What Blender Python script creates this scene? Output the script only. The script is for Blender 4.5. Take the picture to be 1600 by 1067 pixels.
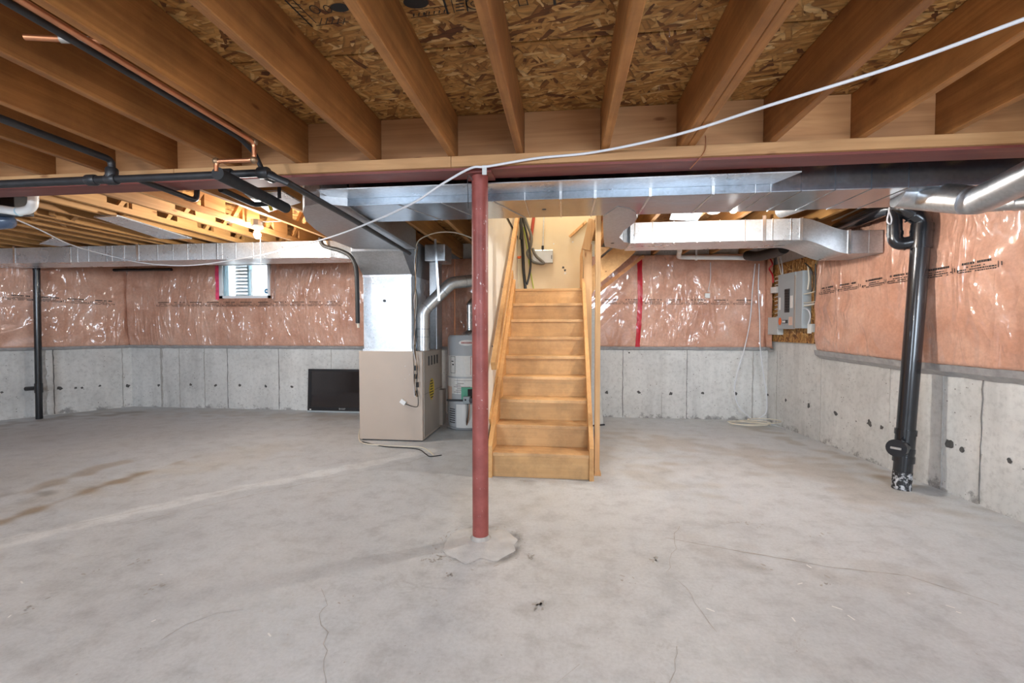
import bpy, bmesh, math, random
import numpy as np
from mathutils import Vector, Matrix, noise
random.seed(7)
scene = bpy.context.scene
C = scene.collection
for o in list(bpy.data.objects):
    bpy.data.objects.remove(o, do_unlink=True)

# ------------------------------------------------------------------ camera
F_PX, CX, CY = 705.0, 800.0, 533.5
YAW, PITCH = math.radians(6.65), math.radians(1.72)
CAM = Vector((0, 0, 1.18))
cam = bpy.data.cameras.new('camera')
cam.sensor_width = 36.0
cam.lens = F_PX / 1600 * 36
cam.clip_start = 0.02
camo = bpy.data.objects.new('camera', cam)
camo.location = CAM
camo.rotation_euler = (math.radians(90) - PITCH, 0, YAW)
C.objects.link(camo)
scene.camera = camo
RM = camo.rotation_euler.to_matrix()

# ------------------------------------------------------------------ world, exposure
w = bpy.data.worlds.new('world'); scene.world = w; w.use_nodes = True
bgn = w.node_tree.nodes['Background']
bgn.inputs[0].default_value = (0.80, 0.90, 1.0, 1)
bgn.inputs[1].default_value = 14.0
scene.view_settings.view_transform = 'Standard'
scene.view_settings.look = 'None'
scene.view_settings.gamma = 1
scene.view_settings.use_curve_mapping = False
scene.view_settings.exposure = 0.70

def area(name, loc, rot, sx, sy, power, col):
    l = bpy.data.lights.new(name, 'AREA'); l.shape = 'RECTANGLE'; l.size = sx; l.size_y = sy
    l.energy = power; l.color = col
    o = bpy.data.objects.new(name, l); o.location = loc; o.rotation_euler = rot; C.objects.link(o)
    return o
# daylight through the windows of the part of the basement behind the camera
area('daylight_window', (-3.4, -2.90, 1.55), (math.radians(80), 0, 0), 2.0, 1.2, 95, (0.70, 0.84, 1.0))
area('daylight_window', (1.6, -2.90, 1.55), (math.radians(80), 0, 0), 2.0, 1.2, 105, (0.70, 0.84, 1.0))
area('daylight_window', (-7.22, 0.6, 1.6), (math.radians(80), 0, math.radians(-90)), 1.8, 0.9, 75, (0.66, 0.82, 1.0))
area('stairwell_light', (-.2, 5.2, 4.15), (0, 0, 0), .6, .9, 19, (1.0, 0.90, 0.76))

def ray(px, py):
    return RM @ Vector(((px - CX) / F_PX, -(py - CY) / F_PX, -1.0))
def onY(px, py, Y):
    d = ray(px, py); return CAM + d * (Y / d.y)
def onX(px, py, X):
    d = ray(px, py); return CAM + d * (X / d.x)
def onZ(px, py, z=0.0):
    d = ray(px, py); return CAM + d * ((z - CAM.z) / d.z)

# ------------------------------------------------------------------ materials
def new_mat(name):
    m = bpy.data.materials.new(name); m.use_nodes = True
    nt = m.node_tree
    return m, nt, nt.nodes['Principled BSDF']
class NB:
    def __init__(s, nt): s.nt = nt
    def n(s, t, **k):
        nd = s.nt.nodes.new(t)
        for a, b in k.items():
            setattr(nd, a, b)
        return nd
    def l(s, a, b): s.nt.links.new(a, b)
    def coords(s, scale=(1, 1, 1), rot=(0, 0, 0), rnd=0.0):
        tc = s.n('ShaderNodeTexCoord'); mp = s.n('ShaderNodeMapping')
        mp.inputs['Scale'].default_value = scale; mp.inputs['Rotation'].default_value = rot
        src = tc.outputs['Object']
        if rnd:
            oi = s.n('ShaderNodeObjectInfo'); vm = s.n('ShaderNodeVectorMath', operation='SCALE')
            cb = s.n('ShaderNodeCombineXYZ')
            for i in range(3): s.l(oi.outputs['Random'], cb.inputs[i])
            s.l(cb.outputs[0], vm.inputs[0]); vm.inputs['Scale'].default_value = rnd
            ad = s.n('ShaderNodeVectorMath', operation='ADD')
            s.l(src, ad.inputs[0]); s.l(vm.outputs[0], ad.inputs[1]); src = ad.outputs[0]
        s.l(src, mp.inputs['Vector'])
        return mp.outputs[0]
    def noise(s, vec, scale, detail=4, rough=.55, dist=0.0):
        nd = s.n('ShaderNodeTexNoise'); s.l(vec, nd.inputs['Vector'])
        nd.inputs['Scale'].default_value = scale; nd.inputs['Detail'].default_value = detail
        nd.inputs['Roughness'].default_value = rough; nd.inputs['Distortion'].default_value = dist
        return nd.outputs['Fac']
    def ramp(s, fac, stops, interp='LINEAR'):
        r = s.n('ShaderNodeValToRGB'); r.color_ramp.interpolation = interp
        e = r.color_ramp.elements
        while len(e) < len(stops): e.new(0.5)
        for i, (p, c) in enumerate(stops):
            e[i].position = p
            e[i].color = tuple(c) + (1,) if not isinstance(c, (int, float)) else (c, c, c, 1)
        s.l(fac, r.inputs[0]); return r.outputs[0]
    def mix(s, a, b, fac=1.0, mode='MULTIPLY'):
        m = s.n('ShaderNodeMix', data_type='RGBA', blend_type=mode)
        for v, k in ((fac, 0), (a, 6), (b, 7)):
            if hasattr(v, 'is_linked'): s.l(v, m.inputs[k])
            elif k == 0: m.inputs[0].default_value = v
            else: m.inputs[k].default_value = tuple(v) + (1,)
        return m.outputs[2]
    def bump(s, h, strength=.3, dist=.01):
        b = s.n('ShaderNodeBump'); s.l(h, b.inputs['Height'])
        b.inputs['Strength'].default_value = strength; b.inputs['Distance'].default_value = dist
        return b.outputs[0]

MATS = {}
def plain(name, col, rough=.5, metal=0.0, var=.12, scale=12, coat=0.0, bump=0.0, spec=.5):
    if name in MATS: return MATS[name]
    m, nt, p = new_mat(name); b = NB(nt)
    v = b.coords()
    f = b.noise(v, scale, 5)
    c = b.ramp(f, [(.25, tuple(x * (1 - var) for x in col)), (.75, tuple(min(1, x * (1 + var)) for x in col))])
    b.l(c, p.inputs['Base Color'])
    p.inputs['Roughness'].default_value = rough; p.inputs['Metallic'].default_value = metal
    p.inputs['Coat Weight'].default_value = coat
    p.inputs['Specular IOR Level'].default_value = spec
    if bump: b.l(b.bump(b.noise(v, scale * 6, 3), bump, .004), p.inputs['Normal'])
    MATS[name] = m; return m

def wood(name, cd, cl, axis=1, rough=.6, knots=True, rnd=9.0, dirt=0.0):
    m, nt, p = new_mat(name); b = NB(nt)
    sc = [22, 22, 22]; sc[axis] = 0.9
    v = b.coords(tuple(sc), rnd=rnd)
    g = b.noise(v, 1.0, 6, .6, 1.2)
    c = b.ramp(g, [(.25, cd), (.5, tuple((x + y) / 2 for x, y in zip(cd, cl))), (.72, cl)])
    sc2 = [7, 7, 7]; sc2[axis] = 2.2
    big = b.noise(b.coords((1.2, 1.2, 1.2), rnd=rnd), 1.5, 3)
    c = b.mix(c, b.ramp(big, [(.3, (.80, .74, .68)), (.7, (1.1, 1.06, 1.0))]), 1.0)
    if knots:
        vo = b.n('ShaderNodeTexVoronoi'); b.l(b.coords(tuple(sc2), rnd=rnd), vo.inputs['Vector'])
        vo.inputs['Scale'].default_value = 1.15
        k = b.ramp(vo.outputs['Distance'], [(.0, 0.0), (.05, .12), (.10, 1.0)])
        c = b.mix(c, b.mix((.38, .24, .14), (1, 1, 1), k, 'MIX'), .85)
    if dirt:
        d = b.ramp(b.noise(b.coords((1, 1, 1)), 5, 6, .7), [(.42, 1.0), (.62, 1 - dirt)])
        c = b.mix(c, d, 1.0)
    oi = b.n('ShaderNodeObjectInfo')
    c = b.mix(c, b.ramp(oi.outputs['Random'], [(0, (.86, .82, .80)), (1, (1.1, 1.1, 1.08))]), 1.0)
    b.l(c, p.inputs['Base Color']); p.inputs['Roughness'].default_value = rough
    b.l(b.bump(g, .25, .002), p.inputs['Normal'])
    MATS[name] = m; return m

def build_materials():
    wood('joist_wood', (.27, .105, .028), (.50, .235, .072), 1, dirt=.22)
    wood('far_joist_wood', (.38, .19, .06), (.58, .34, .135), 1)
    wood('blocking_wood', (.38, .185, .075), (.56, .31, .145), 0)
    wood('plate_wood', (.34, .18, .075), (.53, .32, .155), 0)
    wood('stud_wood', (.62, .36, .15), (.80, .54, .28), 2)
    wood('stringer_wood', (.58, .32, .12), (.74, .46, .20), 1)
    wood('tread_wood', (.60, .36, .16), (.78, .52, .27), 0, dirt=.25)
    wood('riser_wood', (.58, .35, .15), (.68, .44, .21), 0, knots=False, dirt=.22)
    wood('dark_wood', (.30, .12, .03), (.46, .20, .06), 1)
    # OSB flakes
    for nm, rot0 in (('osb', (0, 0, 0)), ('osb_upright', (0, math.radians(90), 0))):
        m, nt, p = new_mat(nm); b = NB(nt)
        wv = b.coords((1, 1, 1), rot0, rnd=5.0)
        st = [(0, (.12, .036, .008)), (.10, (.22, .082, .018)), (.30, (.39, .180, .042)), (.7, (.53, .275, .078)), (.92, (.63, .37, .13)), (1, (.74, .50, .23))]
        def flakes(ang, sx, sy, so):
            r0 = b.n('ShaderNodeMapping'); b.l(wv, r0.inputs['Vector']); r0.inputs['Rotation'].default_value = (0, 0, ang)
            mp = b.n('ShaderNodeMapping'); b.l(r0.outputs[0], mp.inputs['Vector'])
            mp.inputs['Scale'].default_value = (sx, sy, 1); mp.inputs['Location'].default_value = (so, so * 1.7, 0)
            nz = b.n('ShaderNodeTexNoise'); b.l(mp.outputs[0], nz.inputs['Vector']); nz.inputs['Scale'].default_value = .9; nz.inputs['Detail'].default_value = 3
            ad = b.n('ShaderNodeVectorMath', operation='MULTIPLY_ADD')
            b.l(nz.outputs['Color'], ad.inputs[0]); ad.inputs[1].default_value = (.5, .9, 0); b.l(mp.outputs[0], ad.inputs[2])
            vo = b.n('ShaderNodeTexVoronoi', voronoi_dimensions='2D', distance='CHEBYCHEV'); b.l(ad.outputs[0], vo.inputs['Vector']); vo.inputs['Scale'].default_value = 1
            sp = b.n('ShaderNodeSeparateColor'); b.l(vo.outputs['Color'], sp.inputs[0])
            return b.ramp(sp.outputs[0], st), sp.outputs[1], vo.outputs['Distance']
        c = None; hs = None
        for k, (ang, sx, sy, so, cut) in enumerate(((.08, 9, 42, 0, 0), (.5, 10, 46, 7.3, .52), (-.45, 11, 44, 3.1, .55), (1.0, 12, 50, 11.7, .66), (-1.1, 14, 56, 5.9, .74), (.2, 13, 60, 17, .72))):
            ck, gk, dk_ = flakes(ang, sx, sy, so)
            ck = b.mix(ck, b.ramp(dk_, [(.30, 1.0), (.62, .62)]), 1.0)
            c = ck if c is None else b.mix(c, ck, b.ramp(gk, [(cut, 0.0), (cut + .01, 1.0)]), 'MIX')
        fine = b.noise(b.coords((14, 90, 14)), 1, 4)
        c = b.mix(c, b.ramp(fine, [(.3, .80), (.7, 1.1)]), 1.0)
        b.l(c, p.inputs['Base Color']); p.inputs['Roughness'].default_value = .6
        b.l(b.bump(c, .3, .003), p.inputs['Normal'])
        MATS[nm] = m
    # floor
    m, nt, p = new_mat('concrete_floor'); b = NB(nt)
    v = b.coords()
    f1 = b.noise(v, .9, 6, .6, .4); f2 = b.noise(v, 7, 8, .68); f3 = b.noise(v, 60, 4, .7)
    c = b.ramp(f1, [(.3, (.50, .53, .555)), (.55, (.565, .595, .62)), (.75, (.605, .635, .66))])
    c = b.mix(c, b.ramp(f2, [(.3, .76), (.5, .98), (.75, 1.08)]), 1.0)
    c = b.mix(c, b.ramp(f3, [(.3, .90), (.6, 1.03)]), 1.0)
    st = b.mix((.33, .29, .25), (1, 1, 1), b.ramp(b.noise(v, 4.6, 9, .78, .8), [(.30, 0.0), (.40, 1.0)]), 'MIX')
    c = b.mix(c, st, .28)
    br = b.ramp(b.noise(v, .55, 5, .6, .6), [(.42, (1, 1, 1)), (.68, (1.0, .95, .88))])
    c = b.mix(c, br, .6)
    sc = b.noise(b.coords((2.5, 14, 1), (0, 0, .35)), 1.2, 6, .7); c = b.mix(c, b.ramp(sc, [(.30, .84), (.42, 1.0)]), .8)
    at = b.n('ShaderNodeVertexColor', layer_name='stain')
    c = b.mix(c, at.outputs['Color'], 1.0)
    b.l(c, p.inputs['Base Color'])
    b.l(b.ramp(f2, [(.3, .42), (.7, .62)]), p.inputs['Roughness'])
    b.l(b.bump(f2, .25, .004), p.inputs['Normal'])
    MATS['concrete_floor'] = m
    # wall concrete
    m, nt, p = new_mat('concrete_wall'); b = NB(nt)
    v = b.coords()
    f1 = b.noise(v, 1.6, 6, .62, .3); f2 = b.noise(v, 22, 7, .7)
    c = b.ramp(f1, [(.3, (.52, .52, .505)), (.55, (.65, .65, .63)), (.75, (.72, .72, .70))])
    c = b.mix(c, b.ramp(f2, [(.3, .80), (.5, 1.0), (.75, 1.06)]), 1.0)
    vs = b.coords((5, 5, .5))
    c = b.mix(c, b.ramp(b.noise(vs, 1, 5, .6), [(.3, .80), (.5, 1.02)]), .8)
    pits = b.n('ShaderNodeTexVoronoi'); b.l(v, pits.inputs['Vector']); pits.inputs['Scale'].default_value = 26
    sp = b.n('ShaderNodeSeparateColor'); b.l(pits.outputs['Color'], sp.inputs[0])
    pm = b.n('ShaderNodeMath', operation='MULTIPLY_ADD'); b.l(sp.outputs[0], pm.inputs[0]); pm.inputs[1].default_value = -.22; pm.inputs[2].default_value = .17
    lt = b.n('ShaderNodeMath', operation='LESS_THAN'); b.l(pits.outputs['Distance'], lt.inputs[0]); b.l(pm.outputs[0], lt.inputs[1])
    c = b.mix(c, b.mix((1, 1, 1), (.45, .43, .42), lt.outputs[0], 'MIX'), 1.0)
    # mould specks along the footing
    sx = b.n('ShaderNodeSeparateXYZ'); b.l(v, sx.inputs[0])
    ma = b.n('ShaderNodeMath', operation='MULTIPLY_ADD'); b.l(sx.outputs[2], ma.inputs[0]); ma.inputs[1].default_value = -1.5
    b.l(b.noise(v, 6, 8, .75), ma.inputs[2])
    c = b.mix(c, b.ramp(ma.outputs[0], [(.47, (1, 1, 1)), (.56, (.42, .41, .41))]), .9)
    b.l(c, p.inputs['Base Color']); p.inputs['Roughness'].default_value = .75
    b.l(b.bump(f2, .35, .004), p.inputs['Normal'])
    MATS['concrete_wall'] = m
    # insulation behind poly
    m, nt, p = new_mat('poly_over_insulation'); b = NB(nt)
    v = b.coords()
    f1 = b.noise(v, 2.2, 6, .65, .5); f2 = b.noise(v, 38, 5, .7)
    c = b.ramp(f1, [(.3, (.50, .235, .15)), (.52, (.64, .35, .245)), (.75, (.72, .45, .34))])
    c = b.mix(c, b.ramp(f2, [(.3, .84), (.65, 1.06)]), 1.0)
    b.l(c, p.inputs['Base Color'])
    p.inputs['Roughness'].default_value = .55
    p.inputs['Coat Weight'].default_value = 1.0; p.inputs['Coat Roughness'].default_value = .10; p.inputs['Coat IOR'].default_value = 1.75
    def ridge(sc, rot, scale, dist):
        n = b.noise(b.coords(sc, rot), scale, 2, .5, dist)
        m1 = b.n('ShaderNodeMath', operation='SUBTRACT'); b.l(n, m1.inputs[0]); m1.inputs[1].default_value = .5
        m2 = b.n('ShaderNodeMath', operation='ABSOLUTE'); b.l(m1.outputs[0], m2.inputs[0])
        return b.ramp(m2.outputs[0], [(0, 1.0), (.06, .45), (.22, 0.0)])
    r1 = ridge((2.6, 2.6, .8), (.55, .45, .2), 1.2, .8); r2 = ridge((2.4, 2.4, .75), (-.6, -.5, .7), 1.3, .9); r3 = ridge((8, 8, 2.6), (.5, -.5, .3), 1.0, .6)
    pat = b.ramp(b.noise(b.coords((1, 1, 1)), 1.3, 2), [(.40, 0.0), (.60, 1.0)])
    sm = b.mix(b.mix(r1, r2, 1.0, 'ADD'), r3, .30, 'ADD')
    sm = b.mix((0, 0, 0), sm, pat, 'MIX')
    bn = b.bump(sm, 1.0, .038)
    b.l(bn, p.inputs['Coat Normal'])
    b.l(b.bump(sm, .22, .02), p.inputs['Normal'])
    MATS['poly_over_insulation'] = m
    # galvanised steel
    for nm, col, ro in (('galvanised', (.66, .68, .70), .30), ('galvanised_dull', (.50, .52, .545), .38), ('bright_tin', (.72, .76, .80), .28), ('steel_dark_reflection', (.36, .41, .47), .20)):  # last one: reflection of a dim, cool room put into the base colour
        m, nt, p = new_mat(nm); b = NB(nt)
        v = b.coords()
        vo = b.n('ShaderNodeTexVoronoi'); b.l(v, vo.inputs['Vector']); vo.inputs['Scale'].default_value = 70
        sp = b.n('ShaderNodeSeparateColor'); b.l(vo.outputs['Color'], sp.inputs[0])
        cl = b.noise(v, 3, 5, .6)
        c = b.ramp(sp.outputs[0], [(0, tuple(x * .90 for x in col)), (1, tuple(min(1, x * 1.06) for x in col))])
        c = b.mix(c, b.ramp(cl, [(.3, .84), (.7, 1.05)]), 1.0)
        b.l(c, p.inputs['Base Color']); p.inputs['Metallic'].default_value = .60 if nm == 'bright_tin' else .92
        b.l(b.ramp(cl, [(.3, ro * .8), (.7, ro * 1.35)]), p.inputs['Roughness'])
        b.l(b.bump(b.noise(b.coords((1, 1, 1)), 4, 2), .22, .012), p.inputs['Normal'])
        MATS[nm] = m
    # red primer with paint splashes
    m, nt, p = new_mat('red_primer'); b = NB(nt)
    v = b.coords()
    c = b.ramp(b.noise(v, 9, 6, .65), [(.3, (.21, .045, .036)), (.7, (.33, .085, .07))])
    spl = b.ramp(b.noise(b.coords((1, 1, .55)), 34, 6, .72, .4), [(.635, 0.0), (.67, 1.0)])
    c = b.mix(c, (.72, .60, .58), spl, 'MIX')
    b.l(c, p.inputs['Base Color']); p.inputs['Roughness'].default_value = .48
    MATS['red_primer'] = m
    m, nt, p = new_mat('red_beam_paint'); b = NB(nt)
    v = b.coords((.6, 4, 4))
    c = b.ramp(b.noise(v, 4, 6, .65), [(.3, (.13, .030, .025)), (.6, (.20, .05, .04)), (.78, (.34, .14, .12))])
    b.l(c, p.inputs['Base Color']); p.inputs['Roughness'].default_value = .5
    MATS['red_beam_paint'] = m
    m, nt, p = new_mat('smeared_abs'); b = NB(nt)
    v = b.coords(); k = b.ramp(b.noise(v, 26, 7, .75), [(.50, 0.0), (.56, 1.0)])
    b.l(b.mix((.012, .013, .016), (.55, .56, .58), k, 'MIX'), p.inputs['Base Color']); p.inputs['Roughness'].default_value = .5
    MATS['smeared_abs'] = m
    # drywall cream
    plain('drywall', (.76, .64, .44), .75, var=.06, scale=3)
    plain('drywall_white', (.80, .76, .68), .8, var=.05, scale=5)
    plain('furnace_paint', (.48, .395, .325), .42, var=.04, scale=4)
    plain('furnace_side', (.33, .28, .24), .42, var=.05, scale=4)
    plain('heater_grey', (.46, .48, .50), .38, var=.05, scale=4)
    plain('black_abs', (.012, .013, .016), .22, var=.3, scale=8, coat=.3)
    plain('black_iron', (.020, .020, .022), .42, var=.4, scale=20)
    plain('foam_black', (.015, .016, .018), .7, var=.3, scale=30)
    plain('white_pvc', (.78, .78, .76), .35, var=.04)
    plain('cable_white', (.66, .67, .70), .45, var=.05)
    plain('cable_cream', (.70, .64, .52), .5, var=.08)
    plain('copper', (.62, .28, .15), .35, metal=.9, var=.2)
    plain('brass_tarnished', (.30, .20, .12), .45, metal=.8, var=.3)
    plain('black_rubber', (.02, .02, .02), .55, var=.2)
    plain('black_plastic', (.015, .015, .017), .3, var=.2)
    plain('screen_glass', (.018, .013, .013), .10, var=.2, scale=2, coat=.6)
    plain('white_plastic', (.80, .80, .78), .4, var=.03)
    plain('paper_white', (.78, .77, .74), .7, var=.05, scale=40)
    plain('ink_black', (.02, .02, .02), .7, var=.1)
    plain('ink_faint', (.13, .08, .06), .7, var=.1)
    plain('label_green', (.12, .42, .28), .6, var=.1)
    plain('label_yellow', (.52, .37, .02), .6, var=.1)
    plain('label_orange', (.85, .16, .03), .5, var=.05)
    plain('label_peach', (.70, .50, .40), .6, var=.1)
    plain('panel_grey', (.36, .40, .42), .45, var=.04, scale=5)
    plain('box_grey', (.55, .57, .56), .5, var=.04, scale=5)
    plain('red_tape', (.50, .006, .02), .35, var=.15, scale=14, coat=.3)
    plain('pink_tape', (.80, .06, .16), .4, var=.2, scale=20)
    plain('grey_tape', (.32, .31, .31), .35, var=.25, scale=18, coat=.5)
    plain('vinyl_white', (.84, .87, .90), .35, var=.03)
    plain('sash_blue', (.42, .60, .68), .4, var=.05)
    plain('sticker_blue', (.02, .18, .36), .4, var=.1)
    plain('joint_dark', (.16, .155, .15), .8, var=.3, scale=25)
    plain('joint_light', (.40, .385, .36), .8, var=.25, scale=25)
    plain('hole_dark', (.09, .088, .085), .9, var=.4, scale=40)
    plain('rust_brown', (.30, .20, .12), .85, var=.3, scale=20)
    plain('seam_bright', (.86, .88, .90), .25, metal=.9, var=.05)
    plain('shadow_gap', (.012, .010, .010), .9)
    plain('patch_cement', (.54, .55, .55), .8, var=.14, scale=14, bump=.6)
    plain('paint_white', (.80, .80, .78), .6, var=.08)
    plain('hose_grey', (.15, .145, .13), .45, var=.15, scale=30)
    plain('hose_lime', (.42, .55, .04), .5)
    plain('rail_red', (.42, .06, .035), .45)
    plain('steel_grey', (.46, .45, .43), .35, metal=.6, var=.08)
    plain('siding_white', (.85, .86, .86), .6, var=.02)
    plain('foam_board', (.52, .52, .49), .8, var=.12, scale=30)
    plain('blue_drum', (.06, .09, .15), .3, var=.2, coat=.4)
    m, nt, p = new_mat('window_glass')
    p.inputs['Base Color'].default_value = (.95, .98, 1, 1); p.inputs['Roughness'].default_value = .02
    p.inputs['Transmission Weight'].default_value = 1.0; p.inputs['IOR'].default_value = 1.05
    MATS['window_glass'] = m
    m, nt, p = new_mat('bulb_glow')
    p.inputs['Base Color'].default_value = (1, .95, .85, 1)
    p.inputs['Emission Color'].default_value = (1.0, .90, .74, 1); p.inputs['Emission Strength'].default_value = 60
    MATS['bulb_glow'] = m
build_materials()

# ------------------------------------------------------------------ mesh helpers
def bx(bm, x0, x1, y0, y1, z0, z1):
    vs = [bm.verts.new((x, y, z)) for z in (z0, z1) for y in (y0, y1) for x in (x0, x1)]
    for f in ((0, 2, 3, 1), (4, 5, 7, 6), (0, 1, 5, 4), (2, 6, 7, 3), (0, 4, 6, 2), (1, 3, 7, 5)):
        bm.faces.new([vs[i] for i in f])
def frame_of(d):
    d = d.normalized()
    a = Vector((0, 0, 1)) if abs(d.z) < .9 else Vector((1, 0, 0))
    u = d.cross(a).normalized(); return u, u.cross(d).normalized()
def bar(bm, a, b, wd, th, up=None):
    """rectangular bar from a to b, wd across, th along up"""
    a, b = Vector(a), Vector(b); d = (b - a).normalized()
    up = Vector(up) if up else Vector((0, 0, 1))
    u = d.cross(up).normalized() * wd / 2; v = u.normalized().cross(d) * th / 2
    vs = [bm.verts.new(p + s * u + t * v) for p in (a, b) for s, t in ((-1, -1), (1, -1), (1, 1), (-1, 1))]
    for f in ((3, 2, 1, 0), (4, 5, 6, 7), (0, 1, 5, 4), (1, 2, 6, 5), (2, 3, 7, 6), (3, 0, 4, 7)):
        bm.faces.new([vs[i] for i in f])
def smooth_path(pts, n=6):
    pts = [Vector(p) for p in pts]; out = []
    for i in range(len(pts) - 1):
        p0 = pts[max(i - 1, 0)]; p1 = pts[i]; p2 = pts[i + 1]; p3 = pts[min(i + 2, len(pts) - 1)]
        for k in range(n):
            t = k / n
            out.append(.5 * ((2 * p1) + (p2 - p0) * t + (2 * p0 - 5 * p1 + 4 * p2 - p3) * t * t + (3 * p1 - p0 - 3 * p2 + p3) * t ** 3))
    out.append(pts[-1]); return out
def round_path(pts, r, n=5):
    """polyline with rounded corners"""
    pts = [Vector(p) for p in pts]; out = [pts[0]]
    for i in range(1, len(pts) - 1):
        a, p, c = pts[i - 1], pts[i], pts[i + 1]
        ra = min(r, (a - p).length * .48, (c - p).length * .48)
        s = p + (a - p).normalized() * ra; e = p + (c - p).normalized() * ra
        for k in range(n + 1):
            t = k / n; out.append((1 - t) ** 2 * s + 2 * t * (1 - t) * p + t * t * e)
    out.append(pts[-1]); return out
def tube(bm, pts, r, seg=12, cap=True):
    pts = [Vector(p) for p in pts]
    rs = r if isinstance(r, (list, tuple)) else [r] * len(pts)
    t0 = (pts[1] - pts[0]).normalized(); u, v = frame_of(t0); rings = []
    for i, p in enumerate(pts):
        t = (pts[min(i + 1, len(pts) - 1)] - pts[max(i - 1, 0)]).normalized()
        u = (u - t * u.dot(t)).normalized(); v = t.cross(u)
        rings.append([bm.verts.new(p + (u * math.cos(2 * math.pi * k / seg) + v * math.sin(2 * math.pi * k / seg)) * rs[i]) for k in range(seg)])
    for a, b in zip(rings, rings[1:]):
        for k in range(seg):
            bm.faces.new((a[k], a[(k + 1) % seg], b[(k + 1) % seg], b[k]))
    if cap:
        bm.faces.new(rings[0][::-1]); bm.faces.new(rings[-1])
def prism(bm, bottom, top):
    n = len(bottom); a = [bm.verts.new(p) for p in bottom]; b = [bm.verts.new(p) for p in top]
    bm.faces.new(a[::-1]); bm.faces.new(b)
    for i in range(n): bm.faces.new((a[i], a[(i + 1) % n], b[(i + 1) % n], b[i]))
def lathe(bm, c, prof, seg=28):
    c = Vector(c); rings = []
    for r, z in prof:
        rings.append([bm.verts.new(c + Vector((r * math.cos(2 * math.pi * k / seg), r * math.sin(2 * math.pi * k / seg), z))) for k in range(seg)])
    for a, b in zip(rings, rings[1:]):
        for k in range(seg): bm.faces.new((a[k], a[(k + 1) % seg], b[(k + 1) % seg], b[k]))
    bm.faces.new(rings[0][::-1]); bm.faces.new(rings[-1])
def B(): return bmesh.new()
def link(name, me, mat, parent=None, smooth=False):
    me.materials.append(MATS[mat])
    o = bpy.data.objects.new(name, me); C.objects.link(o)
    if smooth:
        for p in me.polygons: p.use_smooth = True
    if parent is not None: attach(o, parent)
    return o
def attach(o, parent):
    o.parent = parent
    mw = Matrix.Translation(parent.location)
    pp = parent.parent
    if pp: mw = Matrix.Translation(pp.location) if pp.type == 'EMPTY' else Matrix.Identity(4)
    o.matrix_parent_inverse = mw.inverted() if parent.type == 'EMPTY' else Matrix.Identity(4)
def ob(name, bm, mat, parent=None, smooth=False, bevel=0.0, sharp=40):
    bmesh.ops.recalc_face_normals(bm, faces=bm.faces[:])
    if bevel:
        bmesh.ops.bevel(bm, geom=bm.edges[:], offset=bevel, segments=2, profile=.6, affect='EDGES')
    me = bpy.data.meshes.new(name); bm.to_mesh(me); bm.free()
    o = link(name, me, mat, parent, smooth)
    if smooth:
        try: me.set_sharp_from_angle(angle=math.radians(sharp))
        except Exception: pass
    return o
def tag(o, label, cat, group=None):
    o['label'] = label; o['category'] = cat
    if group: o['group'] = group
    return o
def thing(name, loc, label, cat, group=None):
    o = bpy.data.objects.new(name, None); C.objects.link(o); o.location = loc; o.empty_display_size = .1
    return tag(o, label, cat, group)
def structure(name, loc=(0, 0, 0)):
    o = bpy.data.objects.new(name, None); C.objects.link(o); o.location = loc; o['kind'] = 'structure'
    return o
def part_box(name, parent, mat, *a, bevel=0.0):
    bm = B(); bx(bm, *a); return ob(name, bm, mat, parent, bevel=bevel)
def part_bar(name, parent, mat, a, b, wd, th, up=None, bevel=0.0):
    bm = B(); bar(bm, a, b, wd, th, up); return ob(name, bm, mat, parent, bevel=bevel)
def part_tube(name, parent, mat, pts, r, seg=12):
    bm = B(); tube(bm, pts, r, seg); return ob(name, bm, mat, parent, smooth=True)
def share(name, src, parent, loc):
    o = bpy.data.objects.new(name, src.data); C.objects.link(o); attach(o, parent); o.location = loc; return o

# ------------------------------------------------------------------ dimensions
ZN, ZF, ZO = 2.08, 2.12, 2.315       # underside of near joists, far joists, subfloor
YB = 6.05                            # back wall
class Wall:
    """vertical wall frame: u runs along it, n points into the room"""
    def __init__(s, a, b):
        s.a = Vector((a[0], a[1], 0)); d = Vector((b[0] - a[0], b[1] - a[1], 0)); s.len = d.length; s.d = d.normalized()
        s.n = Vector((s.d.y, -s.d.x, 0))
        if (CAM - s.a).dot(s.n) < 0: s.n = -s.n
    def p(s, u, z, off=0.0): return s.a + s.d * u + s.n * off + Vector((0, 0, z))
    def hit(s, px, py, off=0.0):
        d = ray(px, py); q = s.a + s.n * off
        t = (q - CAM).dot(s.n) / d.dot(s.n); P = CAM + d * t
        return (P - s.a).dot(s.d), P.z
BW = Wall((-6.45, YB), (2.56, YB))
RW = Wall((2.56, YB), (3.18, -3.0))
LW = Wall((-6.45, YB), (-7.2, 4.85))
LW2 = Wall((-7.2, 4.85), (-7.3, -3.0))
NW = Wall((-7.3, -3.0), (3.18, -3.0))

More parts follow.
